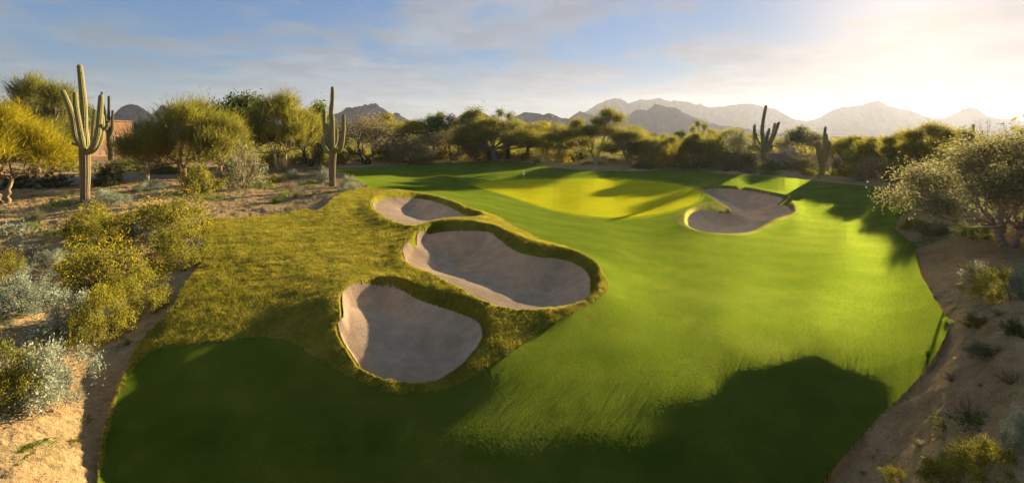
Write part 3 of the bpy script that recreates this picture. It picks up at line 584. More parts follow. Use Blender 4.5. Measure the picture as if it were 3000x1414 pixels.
# ------------------------------------------------------------------ bushes (unit height 1 m, width about 1.6 m)
def bush_template(name, seed, kind, n=3500):
    rng = np.random.RandomState(seed); TV, TF = [], []; out = {}
    def dome(m, r0=.55, r1=1.0, rx=.8, rz=.95):
        v = rng.normal(size=(m, 3)); v /= np.linalg.norm(v, axis=1)[:, None]; v[:, 2] = np.abs(v[:, 2])
        return v * rng.uniform(r0, r1, (m, 1)) * [rx, rx, rz], v
    ns = {'brittle': 26, 'flower': 26, 'creosote': 34, 'dry': 46, 'weed': 8, 'tuft': 16, 'cane': 30}[kind]
    e, v = dome(ns, .75, 1.0)
    if kind in ('creosote', 'cane', 'dry', 'tuft'): e = e * [.85, .85, 1] + [0, 0, .1]
    for i in range(ns):
        b = e[i] * [.12, .12, 0]; m_ = (b + e[i]) / 2 + rng.normal(size=3) * .07 + [0, 0, .04]
        P = bez(b, m_, e[i], 6); r = .014 if kind in ('dry', 'cane') else .009
        tube(P, np.linspace(r, r * .3, 6), 4 if kind == 'dry' else 3, TV, TF)
        if kind in ('dry', 'cane', 'creosote'):
            for h in range(4):
                q0 = P[rng.randint(2, 6)]; q1 = q0 + (rng.normal(size=3) * .5 + [0, 0, .55] + e[i] * .6) * .22
                tube(bez(q0, (q0 + q1) / 2 + rng.normal(size=3) * .02, q1, 4), np.linspace(r * .5, r * .15, 4), 3, TV, TF)
    if kind == 'brittle' or kind == 'flower':
        nc = 85; cpos, cv = dome(nc, .6, .98); cpos *= 1 + fbm(cpos[:, :1] * 2.5, cpos[:, 1:2] * 2.5, 2, seed) * .9
        k = rng.randint(0, nc, n); Pb = cpos[k] + rng.normal(size=(n, 3)) * .075; D = cv[k] * .7 + rng.normal(size=(n, 3)) * .7
        V, F3, F4 = blades(Pb, D, rng.uniform(.03, .06, n), rng.uniform(.016, .030, n), rng, 'leaf')
        out['foliage'] = (V, F3, F4, np.repeat(np.clip(.5 + rng.uniform(-.25, .25, nc)[k] + rng.normal(size=n) * .15, 0, 1), 4))
        nf = n // 7 if kind == 'flower' else n // 26
        p, v = dome(nf, .88, 1.1); p *= 1 + fbm(p[:, :1] * 2.5, p[:, 1:2] * 2.5, 2, seed) * .9
        kk = fbm(p[:, 0] * 3, p[:, 1] * 3, 2, seed + 4) > (-.12 if kind == 'flower' else .05); p = p[kk]; v = v[kk]; nf = len(p)
        V, F3, F4 = blades(p, rng.normal(size=(nf, 3)) + v, rng.uniform(.018, .032, nf), rng.uniform(.018, .026, nf), rng, 'leaf')
        out['flowers'] = (V, F3, F4, np.repeat(np.clip(.5 + rng.normal(size=nf) * .25, 0, 1), 4))
    elif kind in ('creosote', 'cane'):
        nc = 120; cpos, cv = dome(nc, .45, 1.05, .78, 1.0); cpos[:, 2] += .05
        k = rng.randint(0, nc, n); tt = rng.uniform(0, 1, (n, 1)); up = np.array([0, 0, 1.])
        Pb = cpos[k] * (1 - tt * .22) + rng.normal(size=(n, 3)) * .035; D = cv[k] * .4 + up * .6 + rng.normal(size=(n, 3)) * .6
        V, F3, F4 = blades(Pb, D, rng.uniform(.03, .07, n), rng.uniform(.015, .03, n), rng, 'leaf')
        out['foliage'] = (V, F3, F4, np.repeat(np.clip(.45 + rng.uniform(-.25, .25, nc)[k] + rng.normal(size=n) * .15, 0, 1), 4))
    elif kind == 'tuft':
        m = n; b = rng.normal(size=(m, 3)) * [.16, .16, 0]; e, v = dome(m, .5, 1.0, .75, 1.0)
        D = e - b * .5 + rng.normal(size=(m, 3)) * .1; s = rng.uniform(.2, .75, (m, 1)); Pb = b + D * s
        V, F3, F4 = blades(Pb, D + rng.normal(size=(m, 3)) * .18, rng.uniform(.12, .3, m), rng.uniform(.008, .018, m), rng, 'blade')
        out['foliage'] = (V, F3, F4, np.repeat(np.clip(.5 + rng.normal(size=m) * .2, 0, 1), 3))
    elif kind == 'weed':
        nc = 30; c = rng.normal(size=(nc, 3)) * [.42, .42, 0]; c[:, 2] = rng.uniform(.1, .6, nc) * np.exp(-(c[:, 0] ** 2 + c[:, 1] ** 2))
        k = rng.randint(0, nc, n // 2); m = len(k); Pb = c[k] + rng.normal(size=(m, 3)) * [.09, .09, .09]; Pb[:, 2] = np.abs(Pb[:, 2])
        D = rng.normal(size=(m, 3)) + [0, 0, .8]
        V, F3, F4 = blades(Pb, D, rng.uniform(.06, .16, m), rng.uniform(.04, .08, m), rng, 'leaf')
        out['foliage'] = (V, F3, F4, np.repeat(np.clip(.5 + rng.uniform(-.2, .2, nc)[k] + rng.normal(size=m) * .15, 0, 1), 4))
    elif kind == 'dry':
        m = n // 6; e, v = dome(m, .5, 1.05, .8, 1.0)
        V, F3, F4 = blades(e, v + rng.normal(size=(m, 3)) * .5, rng.uniform(.06, .16, m), rng.uniform(.006, .014, m), rng, 'blade')
        out['foliage'] = (V, F3, F4, np.repeat(np.clip(.5 + rng.normal(size=m) * .2, 0, 1), 3))
    parts = [('stems', make_mesh(name + '_stems', np.concatenate(TV), None, np.concatenate(TF)))]
    for k_, (V, F3, F4, tn) in out.items(): parts.append((k_, make_mesh(name + '_' + k_, V, F3, F4, tn, smooth=False)))
    return parts
BT = {}
for i_, (k_, n_) in enumerate([('brittle', 11000), ('flower', 11000), ('creosote', 6000), ('dry', 2400), ('weed', 1500), ('tuft', 1800), ('cane', 2200)]):
    for j_ in range(2): BT[k_ + str(j_)] = bush_template(k_ + str(j_), 40 + i_ * 5 + j_, k_, n_)
def bush(key, leaf, px, py, wpx, hpx, label, cat='bush', group=None, name='shrub', rot=None, bark='tanb', flower='flower'):
    x, y, z = ground(px, py)
    s_ = y / F; wm = wpx * s_; tilt = (HC - z) / y; hm = max(hpx - .28 * wpx * tilt, hpx * .5) * s_
    parts = [(pn, me, L[flower] if pn == 'flowers' else (L[leaf] if pn == 'foliage' else B[bark])) for pn, me in BT[key]]
    # base is at the middle of the footprint, a little behind the front edge seen in the picture
    y2 = y + wm * .42; x2 = x * y2 / y
    return place_plant(name, parts, x2, y2, gz(x2, y2) - .03, wm / 1.6, hm, _r.uniform(0, 6.28) if rot is None else rot, label, cat, group)
# ------------------------------------------------------------------ saguaros
def cactus_mat(name, groove, rib, wood):
    m = bpy.data.materials.new(name); t = NT(m); P = objvec(t)
    a = t.n('ShaderNodeAttribute', attribute_name='tint').outputs['Fac']
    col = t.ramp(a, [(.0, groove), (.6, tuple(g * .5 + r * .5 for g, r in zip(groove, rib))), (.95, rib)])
    wd = t.n('ShaderNodeAttribute', attribute_name='woody').outputs['Fac']
    nz = t.noise(P, 6, 4, .7); nz2 = t.noise(P, 1.5, 3, .6)
    col = t.mix(wd, col, t.ramp(nz, [(.35, tuple(c * .5 for c in wood)), (.6, wood)]))
    vo = t.n('ShaderNodeTexVoronoi', {'Vector': P, 'Scale': 2.3})
    scar = t.ramp(vo.outputs[0], [(.10, (1, 1, 1)), (.17, (0, 0, 0))])
    col = t.mix(t.math('MULTIPLY', scar, .85), col, (.02, .014, .008))
    col = t.mix(t.math('MULTIPLY', t.math('SUBTRACT', nz2, .4), .8), col, tuple(c * .6 for c in rib))
    bm = t.n('ShaderNodeBump', {'Height': nz, 'Strength': .5, 'Distance': .03})
    t.out(t.n('ShaderNodeBsdfDiffuse', {'Color': col, 'Normal': bm.outputs[0]}).outputs[0]); return m
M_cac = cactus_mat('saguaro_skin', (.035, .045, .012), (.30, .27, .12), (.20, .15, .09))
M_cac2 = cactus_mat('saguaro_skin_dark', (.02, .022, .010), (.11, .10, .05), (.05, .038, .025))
def ribbed(P, R, ribs, woody=None, cap=True):
    """ribbed column along P; round top"""
    P = np.asarray(P, float); R = np.asarray(R, float)
    # resample smooth
    s = np.linspace(0, len(P) - 1, max(14, len(P) * 6)); S = []
    for v in s:
        i = min(int(v), len(P) - 2); t_ = v - i
        p0, p1, p2, p3 = P[max(i - 1, 0)], P[i], P[i + 1], P[min(i + 2, len(P) - 1)]
        S.append(.5 * (2 * p1 + (p2 - p0) * t_ + (2 * p0 - 5 * p1 + 4 * p2 - p3) * t_ ** 2 + (3 * p1 - p0 - 3 * p2 + p3) * t_ ** 3))
    S = np.array(S); RR = np.interp(s, np.arange(len(R)), R); wo = np.interp(s, np.arange(len(R)), woody) if woody is not None else np.zeros(len(s))
    if cap:
        d = S[-1] - S[-2]; d /= np.linalg.norm(d); r = RR[-1]
        for a in (.35, .6, .8, .93, 1.0):
            S = np.vstack([S, S[-1] * 0 + (S[len(s) - 1] + d * r * 1.15 * a)]); RR = np.append(RR, r * math.sqrt(max(1 - a * a, .0005))); wo = np.append(wo, 0)
    RR = RR * (1 + fbm(np.arange(len(RR)) * .35, np.zeros(len(RR)), 2, int(R[0] * 999) % 50) * .10)
    d = np.gradient(S, axis=0); d /= np.linalg.norm(d, axis=1)[:, None] + 1e-9
    ref = np.array([0, 1.0, 0]); a = np.cross(d, ref); a /= np.linalg.norm(a, axis=1)[:, None]; b = np.cross(d, a)
    n = ribs * 4; th = np.arange(n) * 2 * math.pi / n
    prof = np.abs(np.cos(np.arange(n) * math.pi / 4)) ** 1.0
    dep = .20
    rad = RR[:, None] * (1 - dep + dep * prof[None])
    V = S[:, None] + rad[..., None] * (np.cos(th)[None, :, None] * a[:, None] + np.sin(th)[None, :, None] * b[:, None])
    m = len(S); i = np.arange(m - 1)[:, None] * n; j = np.arange(n)[None]; j2 = (j + 1) % n
    q = np.stack([i + j, i + j2, i + n + j2, i + n + j], -1).reshape(-1, 4)
    return V.reshape(-1, 3), q, np.tile(prof, m), np.repeat(wo, n)
def saguaro(px, py, trunk, arms, label, ribs=13, mat=None, depth=None, group=None, dark_base=0.0, wsplit=None):
    """trunk: [(px, py, r_px), ...] from base up; arms: list of (dy metres, [(px, py, r_px), ...])"""
    x, y, z = ground(px, py)
    if depth: y = depth; x = (px - 1500) / F * y; z = HC - (py - HOR) * y / F
    root = bpy.data.objects.new('saguaro', None); C.objects.link(root); root.location = (x, y, z); tag(root, label, 'cactus', group)
    k = 1 / math.sqrt(1 + (x / y) ** 2)
    def world(l, dy):
        P, R = [], []
        n_ = len(l)
        for i, (a, b, r) in enumerate(l):
            yy = y + dy * min(1, i / 1.5) if n_ > 1 else y
            P.append(((a - 1500) / F * yy - x, yy - y, HC - (b - HOR) * yy / F - z)); R.append(r * y / F * (k ** 1.0))
        return P, R
    def part(nm, l, dy, woody=None):
        P, R = world(l, dy)
        if nm == 'trunk': P[0] = (P[0][0], P[0][1], P[0][2] - .15)
        V_, q, tn, wo = ribbed(P, R, ribs, woody)
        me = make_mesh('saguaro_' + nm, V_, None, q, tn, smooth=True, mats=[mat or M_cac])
        at = me.attributes.new('woody', 'FLOAT', 'POINT'); at.data.foreach_set('value', wo.astype(np.float32))
        o = link(nm, me, root); return o
    w = np.zeros(len(trunk))
    for i in range(len(trunk)):
        if wsplit is not None: w[i] = 1.0 if i == 0 else (.75 if trunk[i][1] > wsplit else 0)
    part('trunk', trunk, 0, w)
    for dy, l in arms: part('arm', l, dy)
    return root
# ------------------------------------------------------------------ saguaros of the picture
saguaro(251, 592, [(249,595,15),(249,560,15.5),(249,500,17.5),(248,450,18),(248,425,17),(247,380,11),(245,310,12.5),(240,260,10),(236,220,9.5),(233,196,8.5)],
 [(.5, [(244,440,9),(222,400,10),(214,350,11),(205,320,9.5),(192,285,8.5),(184,268,8)]),
  (-.9, [(250,445,8),(243,425,9),(235,385,9),(228,345,9),(222,310,8.5),(220,276,8)]),
  (-.7, [(255,447,9),(272,430,11),(285,395,11),(291,350,10.5),(294,310,9.5),(296,284,8.5)]),
  (-.2, [(256,449,7),(278,438,9),(294,410,9),(300,375,7),(300,345,6.5),(298,338,6)]),
  (.7, [(258,440,7),(270,415,8),(274,370,8),(277,340,7.5),(278,325,7)]),
  (-.4, [(300,382,6),(309,376,6.5),(315,365,6)]), (-.3, [(238,425,5),(222,424,5.5),(214,420,5)])],
 'huge pale saguaro with many raised arms at far left', ribs=13, wsplit=430)
saguaro(323, 468, [(325,470,8),(323,440,8),(320,410,9),(318,385,6.5),(318,350,4.8),(319,310,4.5),(319,284,4)],
 [(-.6, [(319,400,6),(312,370,6.5),(306,330,5.5),(302,312,5),(299,290,4),(298,272,3.5)]),
  (.4, [(322,400,5),(328,380,4.5),(329,350,4.3),(330,326,4)]), (-.5, [(318,385,5),(316,365,5),(317,358,5)])],
 'slim dark saguaro just right of the huge pale one, in front of the metal fence', ribs=11, mat=M_cac2)
saguaro(974, 541, [(974,543,9),(973,515,10),(973,480,11),(975,450,11.5),(974,433,9),(973,400,8),(972,350,8.5),(970,330,7.5),(973,300,6),(974,275,5.8),(974,259,5.2)],
 [(-.8, [(975,444,7),(968,449,6.5),(955,438,6.5),(948,420,6.2),(946,409,5.8)]),
  (-.3, [(968,440,5),(962,425,6.5),(958,390,6.5),(957,368,6)]),
  (.5, [(968,436,5),(955,405,5.5),(951,370,5.5),(950,345,5.8),(950,325,5.2)]),
  (-.2, [(980,440,5),(993,442,7),(1001,425,7),(1005,390,6.5),(1006,360,6.5),(1006,340,6)]),
  (.6, [(978,435,4.5),(985,415,5),(986,395,5),(986,379,4.6)]),
  (-1.0, [(982,446,6.5),(981,438,6),(975,436,4)])],
 'tall saguaro standing by the edge of the green, center of the left half', ribs=12, wsplit=440)
saguaro(2236, 482, [(2236,485,9),(2236,440,9),(2236,415,7),(2233,390,6),(2235,360,5.2),(2239,335,5),(2244,312,4.2)],
 [(.6, [(2228,440,5),(2212,420,5),(2210,395,4.8),(2211,368,4.2)]),
  (-.5, [(2240,430,6),(2246,410,5.5),(2250,390,5),(2253,380,4.5)]),
  (-.8, [(2242,445,7),(2256,420,6.5),(2268,395,5.2),(2276,375,4.8),(2281,361,4.2)]),
  (.2, [(2244,440,6),(2258,410,5),(2266,385,4.8),(2270,364,4.2)]),
  (-.4, [(2235,420,4),(2233,400,4.2),(2234,388,4)]), (-.9, [(2250,438,4.5),(2260,432,4.5),(2262,428,4)]),
  (.2, [(2226,420,3.5),(2218,408,3.5),(2215,392,3)])],
 'backlit saguaro with a long leaning trunk and V-shaped arms above the right thicket', ribs=12)
saguaro(2412, 507, [(2408,510,9),(2410,470,10),(2414,440,9),(2416,410,5.5),(2417,385,4.5),(2418,374,3.8)],
 [(-.5, [(2406,480,7),(2398,460,5.5),(2394,435,4.5),(2393,420,4)]), (-.2, [(2406,455,4),(2402,435,3.5),(2400,418,3.5)]),
  (.3, [(2415,460,6),(2420,430,4.2),(2422,410,3.8),(2422,395,3.4)]),
  (-.4, [(2416,475,7),(2426,450,5.5),(2431,430,4.5),(2432,420,4)]), (.3, [(2418,460,5),(2427,435,4),(2429,414,3.4)])],
 'chubby backlit saguaro with clustered arms standing alone in the right scrub', ribs=12)
saguaro(1603, 455, [(1603,458,3.6),(1603,430,3.8),(1603,405,3.8),(1604,391,3.2)], [(-.3, [(1604,425,2.2),(1609,420,2.4),(1610,406,2.2)])],
 'small distant saguaro poking out of trees right of the golf flag', ribs=10)
saguaro(2852, 470, [(2852,474,4.5),(2852,430,4.6),(2852,395,4.4),(2852,366,3.6)], [(-.3, [(2856,440,3.5),(2866,415,3.6),(2872,395,3.4),(2879,384,3)])],
 'brown saguaro with one leaning arm behind the big right tree', ribs=10)
saguaro(2083, 440, [(2083,445,2.6),(2083,410,2.6),(2083,381,2.2)], [], 'tiny far saguaro spike beside the lone thin-topped tree', ribs=9)
saguaro(1488, 466, [(1488,468,6),(1488,440,6.2),(1488,418,5.5)], [], 'dark single-column saguaro in shade right of the thick grey trunk', ribs=10, mat=M_cac2)
saguaro(1432, 470, [(1432,472,5),(1432,460,5.2),(1432,450,4.6)], [], 'short dark saguaro stump left of the thick grey trunk', ribs=10, mat=M_cac2)
# ------------------------------------------------------------------ trees
G = 'desert trees behind the golf hole'
for a in [
 ('plume','olive','greyb',105,503,226,260,'tall feathery grey-green palo verde highest at the far left'),
 ('palo_b','yellow','tanb',0,586,308,290,'glowing yellow palo verde cut by the left edge with pale crooked trunk'),
 ('mesq_c','dark','brown',165,500,330,130,'dark leafy tree between the yellow palo verde and the huge saguaro'),
 ('sparse','olive','greyb',258,470,302,60,'thin wispy tree top seen through the huge saguaro arms'),
 ('palo_a','palo','tanb',548,524,296,300,'very wide olive-yellow palo verde with several bent trunks'),
 ('bare_b','palo','pale',432,524,385,150,'small crooked half-bare tree under the wide palo verde, left side'),
 ('mesq_a','dark','brown',700,495,278,205,'dark blue-green mesquite between two palo verdes'),
 ('palo_b','palo','pale',818,503,276,225,'airy palo verde with two pale slender trunks, left of the central saguaro'),
 ('palo_c','olive','tanb',645,530,350,130,'wispy upright palo verde beside the wide one'),
 ('mesq_c','green','greyb',938,480,302,90,'bright broad-leaved tree top just left of the central saguaro'),
 ('mesq_b','olive','brown',905,486,340,160,'brown-olive mesquite in shade behind the central saguaro'),
 ('bare_a','tan','brown',1060,478,338,235,'tan half-bare mesquite with a dark leaning trunk right of the central saguaro'),
 ('mesq_b','olive','brown',1130,464,334,125,'round olive tree top below the jagged mountain'),
 ('palo_b','yellow','brown',1205,468,354,130,'yellow-olive tree above the parked vehicles'),
 ('mesq_a','green','brown',1268,464,338,120,'fresh green leafy tree left of the pale thin one'),
 ('sparse','grey','greyb',1308,462,326,95,'pale yellowish thin-crowned tree beside the green leafy one'),
 ('bare_a','tan','brown',1318,467,372,205,'low spreading bare mesquite with a black V-shaped trunk'),
 ('palo_c','yellow','greyb',1352,458,342,110,'yellow-green tree behind the bare V-trunk mesquite'),
 ('mesq_c','olive','greyb',1392,458,320,110,'rounded olive tree in front of the dome-shaped hill'),
 ('low_a','tan','brown',1205,478,400,140,'brown twiggy low tree right of the dark green bush'),
 ('low_a','tan','brown',1400,470,410,120,'low brown twiggy thicket left of the thick grey trunk'),
 ('weep_a','olive','greyb',1455,472,345,262,'big drooping tree with thick grey trunk behind the mound'),
 ('sparse','grey','greyb',1483,462,318,100,'sparse leafless pale tree top over the drooping tree'),
 ('mesq_a','olive','brown',1545,462,362,140,'dark-trunked drooping tree right of the golf flag'),
 ('mesq_b','yellow','brown',1592,455,358,110,'bright yellow tree behind the small distant saguaro'),
 ('low_b','olive','tanb',1650,466,365,140,'soft olive palo verde left of the umbrella-shaped tree'),
 ('umbrella','olive','pale',1738,479,320,290,'umbrella-shaped tree with one tall tuft and pale forked trunks'),
 ('palo_b','olive','greyb',1842,477,372,165,'dusty olive tree beside the wooden bench'),
 ('low_b','palo','brown',1885,478,402,90,'low yellowish tree just right of the dusty olive one'),
 ('mesq_c','dark','brown',1912,462,392,64,'small dark tree in the thicket below the front ridge'),
 ('low_b','palo','brown',1938,482,404,95,'round dense olive tree in the right thicket'),
 ('low_b','olive','brown',1962,468,395,110,'dull green tree behind the round dense one'),
 ('mesq_c','dark','brown',1994,458,384,60,'dark pointed tree top in the right thicket'),
 ('sparse','olive','greyb',2056,462,352,66,'lone thin-topped tree rising above the right thicket'),
 ('low_b','olive','brown',2110,470,384,120,'olive tree just right of the lone thin-topped one'),
 ('low_a','palo','greyb',2075,488,398,190,'pale dusty yellow-green tree at the front of the right thicket'),
 ('palo_b','palo','tanb',2140,478,378,130,'feathery palo verde left of the leaning saguaro'),
 ('palo_c','olive','tanb',2180,476,392,90,'feathery grey palo verde in front of the leaning saguaro'),
 ('mesq_b','grey','greyb',2345,474,370,130,'grey leafy tree between the two backlit saguaros'),
 ('palo_c','palo','brown',2488,500,398,110,'hazy brown tree right of the chubby saguaro'),
 ('mesq_b','palo','brown',2550,514,404,130,'low hazy tree line clump under the sun glare'),
 ('palo_c','palo','tanb',2030,491,388,70,'slender yellow-green tree at the lawn edge left of the tangled dry brush'),
 ('bare_b','grey','tanb',2158,498,380,95,'open half-bare tree at the lawn edge between the dry brush and the leaning saguaro'),
 ('plume','palo','brown',2640,524,384,120,'hazy tan feathery tree in the glare'),
 ('plume','palo','brown',2722,540,360,160,'tall hazy broom-like palo verde left of the big right tree'),
 ('round_a','palo','brown',2815,520,380,120,'round hazy tree behind the big right tree'),
 ('big_right','pale','greyb',2955,706,392,560,'very large nearby grey-green tree with tangled low branches at the right edge'),
 ]: tree(*a, group=G)
# trees beyond the right edge of the view; their shadows fall over the bank and the turf
for key, leaf, px, py, top, w in [('palo_a','olive',3520,640,250,520),('mesq_a','olive',3560,760,160,600),('mesq_b','olive',4000,1000,150,700),('mesq_a','olive',3360,600,300,420),('palo_a','olive',3700,560,230,520)]:
    tree(key, leaf, 'greyb', px, py, top, w, 'desert tree beyond the right edge of the view', group='trees beyond the right edge')
# ------------------------------------------------------------------ ocotillos: bundles of long bare wands
def ocotillo(px, py, top, wpx, label, n=16, seed=1):
    x, y, z = ground(px, py); rng = np.random.RandomState(seed); s_ = y / F; H_ = HC - (top - HOR) * s_ - z; R_ = wpx * s_ * .5
    e = bpy.data.objects.new('ocotillo', None); C.objects.link(e); e.location = (x, y, z); tag(e, label, 'ocotillo', 'ocotillos at the right')
    TV, TF = [], []; pts_ = []
    for i in range(n):
        a = rng.uniform(0, 6.28); r = R_ * rng.uniform(.3, 1); h = H_ * rng.uniform(.8, 1)
        P = bez(np.array([0, 0, -.1]), np.array([math.cos(a) * r * .3, math.sin(a) * r * .3, h * .5]), np.array([math.cos(a) * r, math.sin(a) * r, h]), 9)
        P[1:] += rng.normal(size=(8, 3)) * .04; tube(P, np.linspace(.035, .012, 9), 4, TV, TF)
        for q in range(26):
            k = rng.randint(2, 9); pts_.append(P[k] + rng.normal(size=3) * .05)
    link('stems', make_mesh('ocotillo_stems', np.concatenate(TV), None, np.concatenate(TF), mats=[B['tanb']]), e)
    pts_ = np.array(pts_); V_, F3, F4 = blades(pts_, rng.normal(size=pts_.shape), .06, .03, rng, 'leaf')
    link('foliage', make_mesh('ocotillo_leaf', V_, F3, F4, np.full(len(V_), .5), mats=[L['tan']], smooth=False), e)
ocotillo(2884, 500, 340, 62, 'bare wand bundle of an ocotillo right of the brown saguaro', 14, 1)
ocotillo(2962, 505, 346, 70, 'densest ocotillo wand bundle near the right edge', 22, 2)
ocotillo(2925, 500, 372, 40, 'thin ocotillo between the two larger wand bundles', 8, 3)
